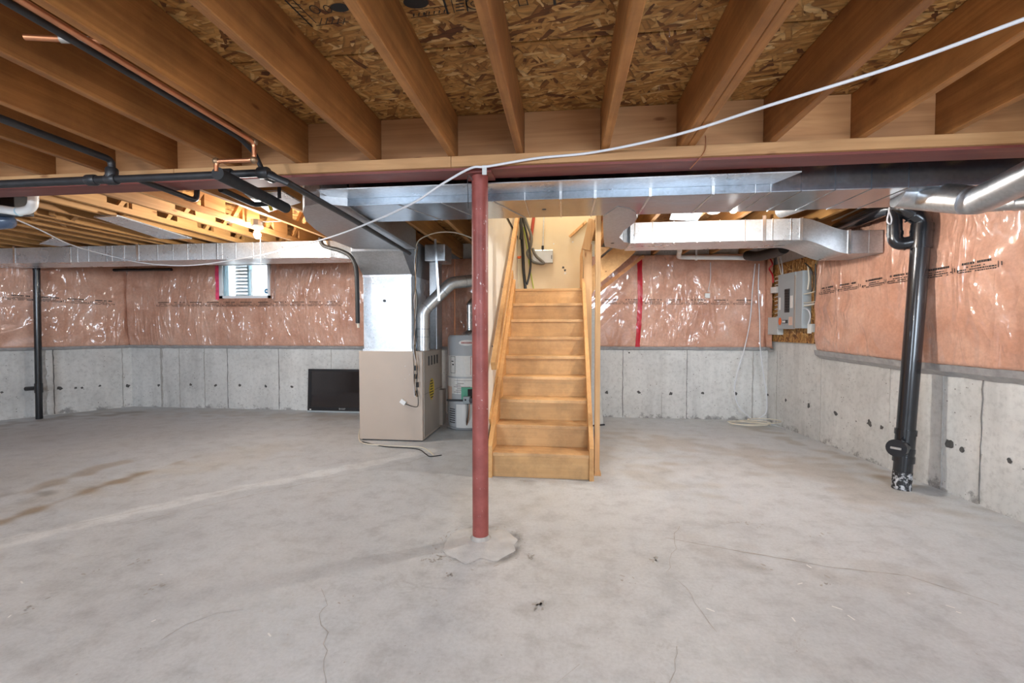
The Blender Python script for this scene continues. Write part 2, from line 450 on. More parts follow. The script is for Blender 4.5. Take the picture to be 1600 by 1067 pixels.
# ------------------------------------------------------------------ floor
def floor():
    xs = np.arange(-7.9, 3.6, .025)
    ys = np.concatenate([np.arange(-3.3, .9, .3), np.arange(.9, 6.4, .025)])
    nx, ny = len(xs), len(ys)
    X, Y = np.meshgrid(xs, ys)
    Z = np.zeros_like(X)
    co = np.stack([X, Y, Z], -1).reshape(-1, 3)
    idx = np.arange(nx * ny).reshape(ny, nx)
    faces = np.stack([idx[:-1, :-1], idx[:-1, 1:], idx[1:, 1:], idx[1:, :-1]], -1).reshape(-1, 4)
    me = bpy.data.meshes.new('floor')
    me.from_pydata(co.tolist(), [], faces.tolist())
    col = np.ones((ny, nx, 3))
    rng = np.random.RandomState(3)
    # smooth random field for ragged edges
    def field(scale, seed):
        r = np.random.RandomState(seed); out = np.zeros_like(X)
        for k in range(14):
            a = r.uniform(0, 6.28); f = scale * r.uniform(.5, 2.2)
            out += np.sin((X * math.cos(a) + Y * math.sin(a)) * f + r.uniform(0, 6.28))
        return out / 4
    n1, n2 = field(5, 1), field(17, 2)
    def dist(pts):
        d = np.full_like(X, 1e9)
        P = [onZ(*p) for p in pts]
        for a, b in zip(P, P[1:]):
            ax, ay, bx_, by_ = a.x, a.y, b.x, b.y
            L = (bx_ - ax) ** 2 + (by_ - ay) ** 2
            t = np.clip(((X - ax) * (bx_ - ax) + (Y - ay) * (by_ - ay)) / L, 0, 1)
            d = np.minimum(d, np.hypot(X - ax - t * (bx_ - ax), Y - ay - t * (by_ - ay)))
        return d
    def paint(pts, wd, c, amt, soft=.6, rag=.3):
        d = dist(pts) + wd * rag * (n2 + .6 * n1)
        m = np.clip((wd - d) / (wd * soft), 0, 1)[..., None] * amt
        col[:] = col * (1 - m) + col * np.array(c) * m
    # rusty runs on the left
    paint([(-60, 838), (60, 795), (150, 762), (205, 745), (300, 715)], .07, (.62, .48, .34), .85, 1.0, .5)
    paint([(-60, 800), (40, 772), (110, 745), (190, 722)], .08, (.72, .60, .48), .7, 1.0, .6)
    paint([(30, 775), (75, 768)], .09, (.45, .43, .42), .7, .8, .8)
    paint([(-20, 800), (100, 775), (260, 735), (420, 700)], .35, (.90, .84, .76), .6, 1.0, .4)
    # pale patched trench with its edges
    paint([(-80, 868), (200, 802), (420, 755), (560, 728), (668, 704)], .085, (1.25, 1.24, 1.22), .9, .35, .25)
    # brown, damp areas by the right wall and in front of the back wall
    paint([(1000, 690), (1180, 715), (1330, 745), (1420, 780)], .42, (.86, .79, .72), .8, 1.0, .6)
    paint([(1180, 670), (1390, 740)], .10, (.72, .62, .52), .6, 1.0, .9)
    paint([(1340, 745), (1430, 758)], .09, (.66, .56, .44), .6, 1.0, .8)
    paint([(120, 645), (330, 645), (550, 652)], .30, (.84, .78, .72), .7, 1.0, .6)
    paint([(-40, 668), (90, 655), (200, 645)], .20, (.62, .58, .54), .7, 1.0, .8)
    paint([(880, 690), (960, 720), (1060, 760)], .22, (.88, .82, .74), .6, 1.0, .6)
    paint([(1075, 850), (1250, 905), (1420, 900)], .12, (.90, .87, .84), .7, 1.0, 1.0)
    # dark blotches
    for px, py, r, a in ((842, 945, .035, .6), (826, 869, .03, .7), (1190, 887, .05, .45), (1222, 905, .03, .2), (1022, 873, .04, .35),
                         (238, 917, .07, .25), (130, 895, .06, .25), (45, 948, .07, .3), (215, 880, .05, .3), (385, 832, .05, .2),
                         (818, 752, .04, .6), (1160, 817, .07, .25), (1280, 835, .06, .2), (1300, 912, .05, .2), (1120, 745, .05, .4),
                         (900, 920, .10, .2), (985, 955, .09, .15), (1270, 790, .07, .25)):
        paint([(px - 5, py), (px + 6, py + 1)], r, (.62, .61, .60), a * .6, 1.0, 1.3)
    # ring of rough trowel marks around the post patch
    pc = onZ(748, 853); pc = Vector((pc.x, pc.y + .03, 0))
    rr = np.hypot((X - pc.x), (Y - pc.y) * 1.0)
    m = np.clip(1 - np.abs(rr - .21 - .03 * n1) / .035, 0, 1) * np.clip(.6 + .8 * n2, 0, 1)
    col *= 1 - (.65 * m)[..., None]
    col = np.clip(col, 0, 1.4)
    ca = me.color_attributes.new('stain', 'FLOAT_COLOR', 'POINT')
    ca.data.foreach_set('color', np.concatenate([col.reshape(-1, 3), np.ones((nx * ny, 1))], 1).ravel().astype(np.float32))
    o = link('floor', me, 'concrete_floor'); o['kind'] = 'structure'
    # cracks: thin ragged slivers
    def crack(pts, wd, mat='joint_light', jit=.012, name='crack'):
        P = [onZ(*p) for p in pts]; bm = B(); prev = None
        fine = []
        for a, b in zip(P, P[1:]):
            n = max(2, int((b - a).length / .05))
            for k in range(n):
                fine.append(a.lerp(b, k / n) + Vector((random.uniform(-jit, jit), random.uniform(-jit, jit), 0)))
        fine.append(P[-1])
        for i, p in enumerate(fine):
            t = (fine[min(i + 1, len(fine) - 1)] - fine[max(i - 1, 0)]).normalized(); s = Vector((-t.y, t.x, 0))
            h = wd * random.uniform(.3, 1.0) / 2
            cur = [bm.verts.new((q.x, q.y, .0008)) for q in (p - s * h, p + s * h)]
            if prev: bm.faces.new((prev[0], cur[0], cur[1], prev[1]))
            prev = cur
        return ob(name, bm, mat, o)
    crack([(505, 918), (512, 945), (503, 960), (512, 990), (508, 1020), (503, 1042), (510, 1075)], .004)
    crack([(1062, 822), (1052, 840), (1055, 858), (1045, 885), (1040, 895), (1075, 920), (1092, 955), (1120, 988)], .004)
    crack([(1062, 822), (1110, 820), (1160, 815)], .003)
    crack([(1055, 1010), (1060, 1035), (1046, 1067)], .004)
    crack([(910, 1035), (870, 1067)], .003)
    crack([(200, 818), (350, 784), (500, 750), (640, 722), (668, 712)], .007, 'joint_light', .004, 'trench_edge')
    crack([(-20, 850), (200, 801), (345, 770), (470, 742)], .004, 'joint_light', .006, 'trench_edge')
    crack([(250, 1000), (290, 975), (340, 958), (380, 952)], .005, 'joint_light', .004, 'scuff_mark')
    crack([(1040, 840), (1160, 862), (1290, 885), (1420, 900)], .012, 'joint_light', .004, 'scuff_mark')
    crack([(1420, 900), (1500, 925), (1560, 945)], .006, 'joint_light', .004, 'scuff_mark')
    # cement patch round the post
    bm = B(); n = 40; ring = []
    top = bm.verts.new((pc.x, pc.y, .012))
    for rad, z in ((.07, .012), (.15, .008), (.195, .0015)):
        ring.append([bm.verts.new((pc.x + math.cos(6.2832 * k / n) * rad * (1 + .30 * noise.noise((k * .5 if k < n/2 else (n-k) * .5, rad * 9, 1))),
                                   pc.y + math.sin(6.2832 * k / n) * rad * (1 + .30 * noise.noise((k * .4 if k < n/2 else (n-k) * .4, rad * 9, 5))), z)) for k in range(n)])
    for k in range(n): bm.faces.new((top, ring[0][k], ring[0][(k + 1) % n]))
    for a, b2 in zip(ring, ring[1:]):
        for k in range(n): bm.faces.new((a[k], b2[k], b2[(k + 1) % n], a[(k + 1) % n]))
    ob('cement_patch', bm, 'patch_cement', o, smooth=True)
    # spalled spots and trowel marks: small ragged flakes
    bm = B(); rs = random.Random(21)
    def flake(x, y, r, st=1.0, ang=0.0):
        n = 7; vs = []
        for k in range(n):
            a = 6.2832 * k / n; q = r * rs.uniform(.45, 1.2); dx, dy = math.cos(a) * q * st, math.sin(a) * q
            vs.append(bm.verts.new((x + dx * math.cos(ang) - dy * math.sin(ang), y + dx * math.sin(ang) + dy * math.cos(ang), .0012)))
        bm.faces.new(vs)
    for px, py, n, rad in ((842, 945, 16, .03), (826, 869, 12, .022), (1190, 887, 8, .03), (818, 752, 12, .03), (684, 872, 16, .045), (702, 898, 6, .02), (662, 876, 5, .02), (1022, 873, 10, .03),
                           (238, 917, 7, .06), (130, 895, 7, .05), (45, 948, 8, .06), (215, 880, 6, .05), (1300, 912, 6, .05), (1160, 817, 9, .07), (980, 905, 6, .05), (1280, 835, 6, .05), (545, 932, 4, .05)):
        p = onZ(px, py)
        for k in range(n): flake(p.x + rs.gauss(0, rad * .6), p.y + rs.gauss(0, rad * .6), rs.uniform(.002, .008), rs.uniform(1, 2.6), rs.uniform(0, 3.1))
    for k in range(70):
        a = rs.uniform(0, 6.2832); r = .215 + rs.gauss(0, .022)
        flake(pc.x + r * math.cos(a), pc.y + r * math.sin(a), rs.uniform(.0015, .005), rs.uniform(1.5, 5), a + 1.57 + rs.uniform(-.5, .5))
    for k in range(130):
        p = onZ(rs.uniform(0, 1600), rs.uniform(690, 1067)); flake(p.x, p.y, rs.uniform(.001, .0035), rs.uniform(1, 2), rs.uniform(0, 3.1))
    sf = ob('spalled_spots', bm, 'joint_light', o); sf['kind'] = 'stuff'
    # white paint chips
    bm = B()
    for px, py in ((1250, 912), (1420, 927), (1308, 950), (1330, 965), (1498, 957), (1240, 968), (1110, 953), (1485, 948), (34, 910), (15, 963), (252, 898), (240, 970), (421, 992), (1264, 885)):
        p = onZ(px, py); a = random.uniform(0, 3); l = random.uniform(.006, .02)
        d = Vector((math.cos(a), math.sin(a), 0)) * l; s = Vector((-d.y, d.x, 0)).normalized() * .003
        bm.faces.new([bm.verts.new(q + Vector((0, 0, .001))) for q in (p - d - s, p + d - s, p + d + s, p - d + s)])
    ch = ob('paint_chips', bm, 'paint_white', o); ch['kind'] = 'stuff'
    return o
floor()

# ------------------------------------------------------------------ concrete walls
def wall_panel(name, W, u0, u1, z0, z1, mat='concrete_wall', th=.2, holes=()):
    bm = B()
    us = sorted({u0, u1, *[h[0] for h in holes], *[h[1] for h in holes]}); zs = sorted({z0, z1, *[h[2] for h in holes], *[h[3] for h in holes]})
    for i in range(len(us) - 1):
        for j in range(len(zs) - 1):
            mu, mz = (us[i] + us[i + 1]) / 2, (zs[j] + zs[j + 1]) / 2
            if any(h[0] < mu < h[1] and h[2] < mz < h[3] for h in holes): continue
            vs = [bm.verts.new(W.p(u, z, o)) for o in (0, -th) for u, z in ((us[i], zs[j]), (us[i + 1], zs[j]), (us[i + 1], zs[j + 1]), (us[i], zs[j + 1]))]
            for f in ((0, 1, 2, 3), (7, 6, 5, 4), (0, 4, 5, 1), (1, 5, 6, 2), (2, 6, 7, 3), (3, 7, 4, 0)): bm.faces.new([vs[k] for k in f])
    bmesh.ops.remove_doubles(bm, verts=bm.verts[:], dist=.0005)
    o = ob(name, bm, mat); o['kind'] = 'structure'; return o
win = [BW.hit(346, 412), BW.hit(426, 466)]
WU0, WU1, WZ1, WZ0 = win[0][0], win[1][0], win[0][1], win[1][1]
wall_back = wall_panel('wall_back', BW, -.1, BW.len + .2, -.1, 2.6, holes=[(WU0, WU1, WZ0, WZ1)])
wall_right = wall_panel('wall_right', RW, -.2, RW.len + .2, -.1, 2.6)
wall_left = wall_panel('wall_left', LW, -.1, LW.len, -.1, 2.6)
wall_left2 = wall_panel('wall_left_near', LW2, 0, LW2.len + .2, -.1, 2.6)
wall_near = wall_panel('wall_near', NW, -.2, NW.len + .2, -.1, 2.6, 'concrete_wall')

def joint(W, parent, px, y0, y1, wd=.012, mat='joint_dark', name='form_joint', z0=None, z1=None):
    u, _ = W.hit(px, 600)
    za = W.hit(px, y1)[1] if z0 is None else z0; zb = W.hit(px, y0)[1] if z1 is None else z1
    za = max(za, .005); bm = B(); prev = None; n = 14
    for k in range(n + 1):
        z = za + (zb - za) * k / n; h = wd * random.uniform(.45, 1) / 2; c = u + random.uniform(-.004, .004)
        cur = [bm.verts.new(W.p(c - h, z, .0015)), bm.verts.new(W.p(c, z, -.0 + .005)), bm.verts.new(W.p(c + h, z, .0015))]
        if prev:
            bm.faces.new((prev[0], prev[1], cur[1], cur[0])); bm.faces.new((prev[1], prev[2], cur[2], cur[1]))
        prev = cur
    ob(name, bm, mat, parent)
def tie(W, parent, px, py, r=.022, name='tie_hole'):
    u, z = W.hit(px, py); bm = B(); n = 11; c = bm.verts.new(W.p(u, z, .0012)); ring = []
    for k in range(n):
        a = 6.2832 * k / n; q = r * random.uniform(.6, 1.25)
        ring.append(bm.verts.new(W.p(u + math.cos(a) * q, z + math.sin(a) * q, .0025)))
    for k in range(n): bm.faces.new((c, ring[k], ring[(k + 1) % n]))
    ob(name, bm, 'hole_dark', parent)
for px, wd, m in ((281, .02, 'joint_light'), (320, .02, 'joint_light'), (356, .014, 'joint_dark'), (436, .014, 'joint_dark'), (518, .012, 'joint_light'), (253, .05, 'joint_light'),
                  (973, .012, 'joint_dark'), (1073, .010, 'joint_dark'), (1176, .02, 'joint_light'), (1034, .008, 'joint_light')):
    joint(BW, wall_back, px, 544 if px != 1034 else 612, 640 if px < 700 else 655, wd, m)
for px, py in ((298, 601), (337, 602), (375, 602), (415, 603), (456, 604), (248, 602), (948, 613), (998, 613), (1048, 615), (1098, 614), (1150, 615), (983, 551)):
    tie(BW, wall_back, px, py, .022 if py > 590 else .012)
for px, wd, m in ((84, .014, 'joint_dark'), (192, .014, 'joint_light'), (214, .016, 'joint_dark'), (70, .05, 'joint_light')):
    joint(LW, wall_left, px, 544, 650, wd, m, z0=.01, z1=.9)
for px, py in ((93, 606), (118, 606), (128, 606), (156, 603), (200, 603), (213, 604), (232, 601), (3, 613)):
    tie(LW, wall_left, px, py, .03 if px in (93, 200, 232) else .016)
for px, wd, m in ((1283, .012, 'joint_light'), (1391, .014, 'joint_light'), (1536, .013, 'joint_dark'), (1214, .014, 'joint_light'), (1475, .006, 'joint_light')):
    joint(RW, wall_right, px, 545, 700, wd, m, z0=.01, z1=.9)
for px, py, r in ((1200, 617, .02), (1228, 625, .02), (1264, 634, .028), (1306, 646, .028), (1359, 661, .03), (1338, 658, .008), (1484, 693, .035), (1504, 703, .02), (1578, 720, .018), (1378, 668, .02)):
    tie(RW, wall_right, px, py, r)

# ------------------------------------------------------------------ insulation under poly
def ins_off(u, z, seed, bulge, zt, zb, folds):
    h = (z - zb) / (zt - zb)
    base = .055 + bulge * math.sin(max(0, min(1, h)) * math.pi) ** .6
    base += .018 * noise.noise((u * 1.7, z * 2.1, seed)) + .012 * abs(math.sin(u * math.pi / .61 + seed)) ** .5
    v = 0
    for (a, sc, amp) in folds:
        q = u * math.cos(a) + z * math.sin(a); t = -u * math.sin(a) + z * math.cos(a)
        nn = noise.noise((q * sc, t * sc * .22, seed + a)); v += amp * (1 - abs(nn) * 2.4)
    m = .5 + .8 * noise.noise((u * .9 + 3, z * 1.3, seed + 9))
    return base + v * max(0, m)
def insulation(name, W, u0, u1, zb, zt, seed, label, tape_h=.035, bulge=.05, folds=((.5, 7, .010), (-.7, 6, .008)), hole=None, step=.016, zbf=None):
    nu = max(2, int((u1 - u0) / step)); nz = max(2, int((zt - zb) / step))
    co, fc, idx = [], [], {}
    for i in range(nu + 1):
        u = u0 + (u1 - u0) * i / nu
        b0 = zbf(u) if zbf else zb
        for j in range(nz + 1):
            z = b0 + (zt - b0) * j / nz
            o = ins_off(u, z, seed, bulge, zt, b0, folds)
            edge = min(1, (i) / 4, (nu - i) / 4); o = o * (.5 + .5 * edge)
            if hole:
                dx = max(hole[0] - u, u - hole[1], 0); dz = max(hole[2] - z, z - hole[3], 0); dd = math.hypot(dx, dz)
                o *= min(1, .35 + dd * 5)
            if j == 0: o *= .5
            co.append(W.p(u, z, o)); idx[i, j] = len(co) - 1
    for i in range(nu):
        for j in range(nz):
            u = u0 + (u1 - u0) * (i + .5) / nu; z = zb + (zt - zb) * (j + .5) / nz
            if hole and hole[0] < u < hole[1] and hole[2] < z < hole[3]: continue
            fc.append((idx[i, j], idx[i + 1, j], idx[i + 1, j + 1], idx[i, j + 1]))
    me = bpy.data.meshes.new(name); me.from_pydata([tuple(c) for c in co], [], fc)
    root = thing(name, W.p((u0 + u1) / 2, zb, .05), label, 'insulation')
    link('poly_sheet', me, 'poly_over_insulation', root, smooth=True)
    # taped bottom edge
    bm = B(); prev = None; n = int((u1 - u0) / .04)
    for k in range(n + 1):
        u = u0 + (u1 - u0) * k / n; b0 = zbf(u) if zbf else zb
        o = ins_off(u, b0 + .02, seed, bulge, zt, b0, folds) * .7 + .012; q = .006 * noise.noise((u * 9, seed, 2))
        cur = [bm.verts.new(W.p(u, b0 + .012 + q, o)), bm.verts.new(W.p(u, b0 - tape_h * .5 + q, o * .85)), bm.verts.new(W.p(u, b0 - tape_h + q, .004))]
        if prev:
            for a in range(2): bm.faces.new((prev[a], prev[a + 1], cur[a + 1], cur[a]))
        prev = cur
    ob('bottom_tape', bm, 'grey_tape', root, smooth=True)
    root['_'] = 0; del root['_']
    def surf(u, z, lift=.003):
        b0 = zbf(u) if zbf else zb
        return W.p(u, z, ins_off(u, z, seed, bulge, zt, b0, folds) + lift)
    return root, surf
def print_row(root, surf, pts, period, seed, faint=False):
    """pts: (u,z) polyline; repeated blocks of small print"""
    r = random.Random(seed); bm = B()
    L = [0]
    for a, b in zip(pts, pts[1:]): L.append(L[-1] + math.hypot(b[0] - a[0], b[1] - a[1]))
    def at(s):
        for k in range(len(pts) - 1):
            if s <= L[k + 1] or k == len(pts) - 2:
                t = (s - L[k]) / (L[k + 1] - L[k]); return pts[k][0] + (pts[k + 1][0] - pts[k][0]) * t, pts[k][1] + (pts[k + 1][1] - pts[k][1]) * t
    def dash(s0, s1, z0, z1):
        a, b = at(s0), at(s1)
        bm.faces.new([bm.verts.new(q) for q in (surf(a[0], a[1] + z0), surf(b[0], b[1] + z0), surf(b[0], b[1] + z1), surf(a[0], a[1] + z1))])
    s = 0
    while s < L[-1] - period:
        for row, h, x0, x1 in ((.026, .015, .10, .76), (.006, .008, .20, .64), (-.010, .008, .04, .82), (-.024, .007, .04, .82)):
            x = s + period * x0
            while x < s + period * x1:
                l = r.uniform(.006, .016)
                if r.random() < .88: dash(x, x + l, row, row + h)
                x += l + r.uniform(.002, .005)
        dash(s + period * .87, s + period * .885, -.02, .02); dash(s + period * .93, s + period * .95, -.01, .015)
        dash(s + period * .0, s + period * .03, -.02, .0)
        s += period
    o = ob('printed_lettering', bm, 'ink_faint' if faint else 'ink_black', root); o['kind'] = 'stuff'; return o

ub = lambda px, py=480: BW.hit(px, py, .08)[0]
zl = BW.hit(400, 541)[1]; zr = BW.hit(1075, 543)[1]
i1, s1 = insulation('insulation_blanket', BW, .0, ub(600), zl, ZF - .01, 11.0, 'pink insulation under clear plastic around the small basement window', hole=(WU0, WU1, WZ0, WZ1),
                    folds=((.35, 5, .010), (1.2, 6, .006)))
print_row(i1, s1, [(ub(248), BW.hit(248, 477)[1]), (ub(560), BW.hit(560, 476)[1])], .26, 4, True)
i2, s2 = insulation('insulation_blanket', BW, ub(600), ub(812), zl, ZF - .01, 15.0, 'pink insulation under clear plastic behind the furnace and water heater', folds=((.9, 5, .014), (-.5, 6, .012)), step=.02)
i3, s3 = insulation('insulation_blanket', BW, ub(890), BW.len - .03, zr, ZF - .01, 23.0, 'pink insulation under clear plastic with a red tape stripe beside the stairs',
                    folds=((-.6, 5, .016), (-.9, 8, .007)))
print_row(i3, s3, [(ub(940), BW.hit(940, 473)[1]), (ub(1185), BW.hit(1185, 474)[1])], .27, 8, True)
# red tape seam
def tape(root, surf, W, pts, wd, mat, name):
    bm = B(); prev = None; P = []
    for a, b in zip(pts, pts[1:]):
        for k in range(12): P.append((a[0] + (b[0] - a[0]) * k / 12, a[1] + (b[1] - a[1]) * k / 12))
    P.append(pts[-1])
    for u, z in P:
        h = wd * random.uniform(.85, 1.1) / 2
        cur = [bm.verts.new(surf(u - h, z, .006)), bm.verts.new(surf(u, z, .009)), bm.verts.new(surf(u + h, z, .006))]
        if prev:
            for a in range(2): bm.faces.new((prev[a], prev[a + 1], cur[a + 1], cur[a]))
        prev = cur
    ob(name, bm, mat, root)['label'] = 'red sealing tape'
tape(i3, s3, BW, [(ub(999, 405), ZF - .06), (ub(999, 470), 1.5), (ub(996, 540), zr + .01)], .062, 'red_tape', 'sheathing_tape')
ulw = lambda px, py: LW.hit(px, py, .08)
i4, s4 = insulation('insulation_blanket', LW, .03, LW.len + .02, zl, ZF - .01, 31.0, 'crinkled pink insulation under plastic behind the slim black vent pipe', folds=((.9, 5, .018), (.7, 9, .008)))
print_row(i4, s4, [(.2, LW.hit(215, 476, .08)[1]), (LW.len, LW.hit(0, 464, .08)[1])], .27, 5)
i4b, _ = insulation('insulation_blanket', LW2, .0, LW2.len, zl, ZF - .01, 37.0, 'pink insulation under plastic along the left wall out toward the windows', step=.05)
RU0 = RW.hit(1274, 480, .06)[0]
zr_at = lambda u: RW.hit(1274, 548)[1] - .03 * min(1, (u - RU0) / 1.2)
i5, s5 = insulation('insulation_blanket', RW, RU0, RW.len, RW.hit(1274, 548)[1], ZF - .01, 41.0, 'pink insulation under glossy plastic behind the large black drain stack',
                    bulge=.035, folds=((1.25, 4, .016), (.9, 7, .010), (-.5, 6, .006)), zbf=zr_at, step=.018, tape_h=.075)
ru = lambda px, py: RW.hit(px, py, .11)
print_row(i5, s5, [ru(1278, 457), ru(1370, 442), ru(1480, 425), ru(1605, 405)], .30, 2)
RA, RB = .02, RW.hit(1205, 480, .06)[0]
i6, s6 = insulation('insulation_blanket', RW, RA, RB, zr, ZF - .01, 47.0, 'narrow strip of pink insulation between corner and electrical panel', bulge=.03, step=.02)

# ------------------------------------------------------------------ ceiling
ceiling = structure('ceiling', (0, 0, ZO))
sl, sr = onZ(764, 742), onZ(928, 752)
SX0, SX1 = sl.x, sr.x; SY = (sl.y + sr.y) / 2
HOLE = (SX0 - .012, SX1 + .10, 3.3, YB - .1)          # stairwell opening
def ceil_part(name, bm, mat): return ob(name, bm, mat, ceiling)
# subfloor panels with open seams
def panels():
    seam = onZ(800, 66, ZO).y                       # long edge seen across the near bays
    rows = []
    y = seam
    while y > -3.2: rows.append((y - 1.208, y)); y -= 1.22
    y = seam + .010
    while y < 6.3: rows.append((y, y + 1.21)); y += 1.22
    for ri, (y0, y1) in enumerate(sorted(rows)):
        x = -7.9 - (ri % 2) * 1.2
        while x < 3.5:
            bm = B()
            X0, X1 = x, x + 2.436
            if X1 < HOLE[0] or X0 > HOLE[1] or y1 < HOLE[2] or y0 > HOLE[3]: bx(bm, 0, 2.436, 0, y1 - y0, 0, .018)
            else:
                if X0 < HOLE[0]: bx(bm, 0, HOLE[0] - x, 0, y1 - y0, 0, .018)
                if X1 > HOLE[1]: bx(bm, max(0, HOLE[1] - x), 2.436, 0, y1 - y0, 0, .018)
                if y0 < HOLE[2]: bx(bm, max(0, HOLE[0] - x), min(2.436, HOLE[1] - x), 0, HOLE[2] - y0, 0, .018)
            if not bm.verts: bm.free(); x += 2.44; continue
            o = ceil_part('subfloor_panel', bm, 'osb'); o.location = (x, y0, ZO + (.008 if y0 > seam + .1 else 0)); x += 2.44
    bm = B(); bx(bm, -8, HOLE[0], -3.4, 6.4, ZO + .03, ZO + .06); bx(bm, HOLE[1], 3.6, -3.4, 6.4, ZO + .03, ZO + .06); bx(bm, HOLE[0], HOLE[1], -3.4, HOLE[2], ZO + .03, ZO + .06); ceil_part('seam_shade_sheet', bm, 'shadow_gap')  # added black sheet, its colour stands for the shade in the open seams
panels()
# near joists: pixel where the lower left arris meets the plate
YP = 2.34
jl = [256, 340, 462, 578, 700, 806, 940, 1062, 1201, 1341, 1477]
jy = [266, 262, 258, 251, 247, 243, 237, 230, 222, 216, 211]
JX = [onY(px, py, YP).x for px, py in zip(jl, jy)]
step = (JX[-1] - JX[2]) / 8
JX = [JX[2] - step * k for k in range(13, 2, -1)] + [JX[2] - 2 * step, JX[2] - step] + JX[2:] + [JX[-1] + step, JX[-1] + 2 * step, JX[-1] + 3 * step]
def joist_mesh(x0, x1, y0, y1, z0, z1):
    bm = B(); bx(bm, x0, x1, y0, y1, z0, z1); bmesh.ops.bevel(bm, geom=[e for e in bm.edges if abs(e.verts[0].co.y - e.verts[1].co.y) > .1], offset=.003, segments=1, affect='EDGES')
    return bm
YBK = 2.415
src = ceil_part('joist', joist_mesh(0, .038, -3.1, YBK, ZN, ZO - .001), 'joist_wood'); src.location.x = JX[0]
dbl = onY(1070, 230, YP).x
for x in JX[1:]:
    if x > 3.05: continue
    o = share('joist', src, ceiling, (x, 0, 0))
    if abs(x - onY(1062, 230, YP).x) < .05: share('joist', src, ceiling, (x + .0395, 0, 0))
# blocking between joists over the beam
allx = sorted(x for x in JX if x < 3.05)
for a, b in zip(allx, allx[1:]):
    off = .0785 if abs(a - onY(1062, 230, YP).x) < .05 else .038
    bm = B(); bx(bm, 0, b - a - off - .003, 0, .036, ZN + .0, ZO - .002)
    o = ceil_part('blocking', bm, 'blocking_wood'); o.location = (a + off + .0015, YBK - .036 + .02, 0)
# far joists (open web and plain), 12 inch spacing
fpx = [117, 151, 190, 213, 257, 298, 333, 387, 433, 503]
FX = [onZ(px, 370, ZF).x for px in fpx]
x = FX[0] - .3
while x > -7.4: FX.append(x); x -= .305
x = FX[9] + .36
while x < 2.9: FX.append(x); x += .36
FX.sort()
lo, hi = onZ(320, 370, ZF).x, onZ(520, 370, ZF).x
ZFT = ZO
def web_joist():
    bm = B()
    bx(bm, 0, .038, 2.54, 5.75, ZF, ZF + .045); bx(bm, 0, .038, 2.54, 5.75, ZFT - .03, ZFT)
    y = 2.54
    for k, hole in enumerate((3.18, 3.62, 4.06, 4.5)):
        bx(bm, .003, .035, y, hole, ZF + .045, ZFT - .03)
        prism(bm, [(.003, hole + .09, ZF + .045), (.003, hole + .13, ZF + .045), (.003, hole + .22, ZFT - .03), (.003, hole + .17, ZFT - .03)],
              [(.035, hole + .09, ZF + .045), (.035, hole + .13, ZF + .045), (.035, hole + .22, ZFT - .03), (.035, hole + .17, ZFT - .03)])
        y = hole + .21
    bx(bm, .003, .035, y, 5.75, ZF + .045, ZFT - .03)
    return bm
bm = B(); bx(bm, HOLE[0], HOLE[1], HOLE[2] - .039, HOLE[2], ZF, ZFT - .001); ceil_part('stair_header', bm, 'blocking_wood')
wsrc = ceil_part('open_web_joist', web_joist(), 'far_joist_wood'); wsrc.location.x = -20; used = False
psrc = None
for x in FX:
    if HOLE[0] - .04 < x < HOLE[1]:
        bm = joist_mesh(0, .038, 2.50, HOLE[2] - .04, ZF, ZFT - .001); o = ceil_part('far_joist', bm, 'far_joist_wood'); o.location.x = x; continue
    if lo < x < hi:
        if not used: wsrc.location.x = x; used = True
        else: share('open_web_joist', wsrc, ceiling, (x, (.0, .16, .07, .25, .12)[int(x * 7) % 5], 0))
    elif psrc is None:
        psrc = ceil_part('far_joist', joist_mesh(0, .038, 2.50, YB, ZF, ZFT - .001), 'far_joist_wood'); psrc.location.x = x
    else: share('far_joist', psrc, ceiling, (x, 0, 0))
# wooden cross bridging at left
for (a, b) in (((37, 348), (78, 334)), ((80, 333), (117, 366)), ((110, 345), (125, 332)), ((184, 338), (203, 330))):
    bm = B(); bar(bm, onZ(*a, ZF + .02), onZ(*b, ZF + .06), .03, .03); ceil_part('bridging', bm, 'far_joist_wood')
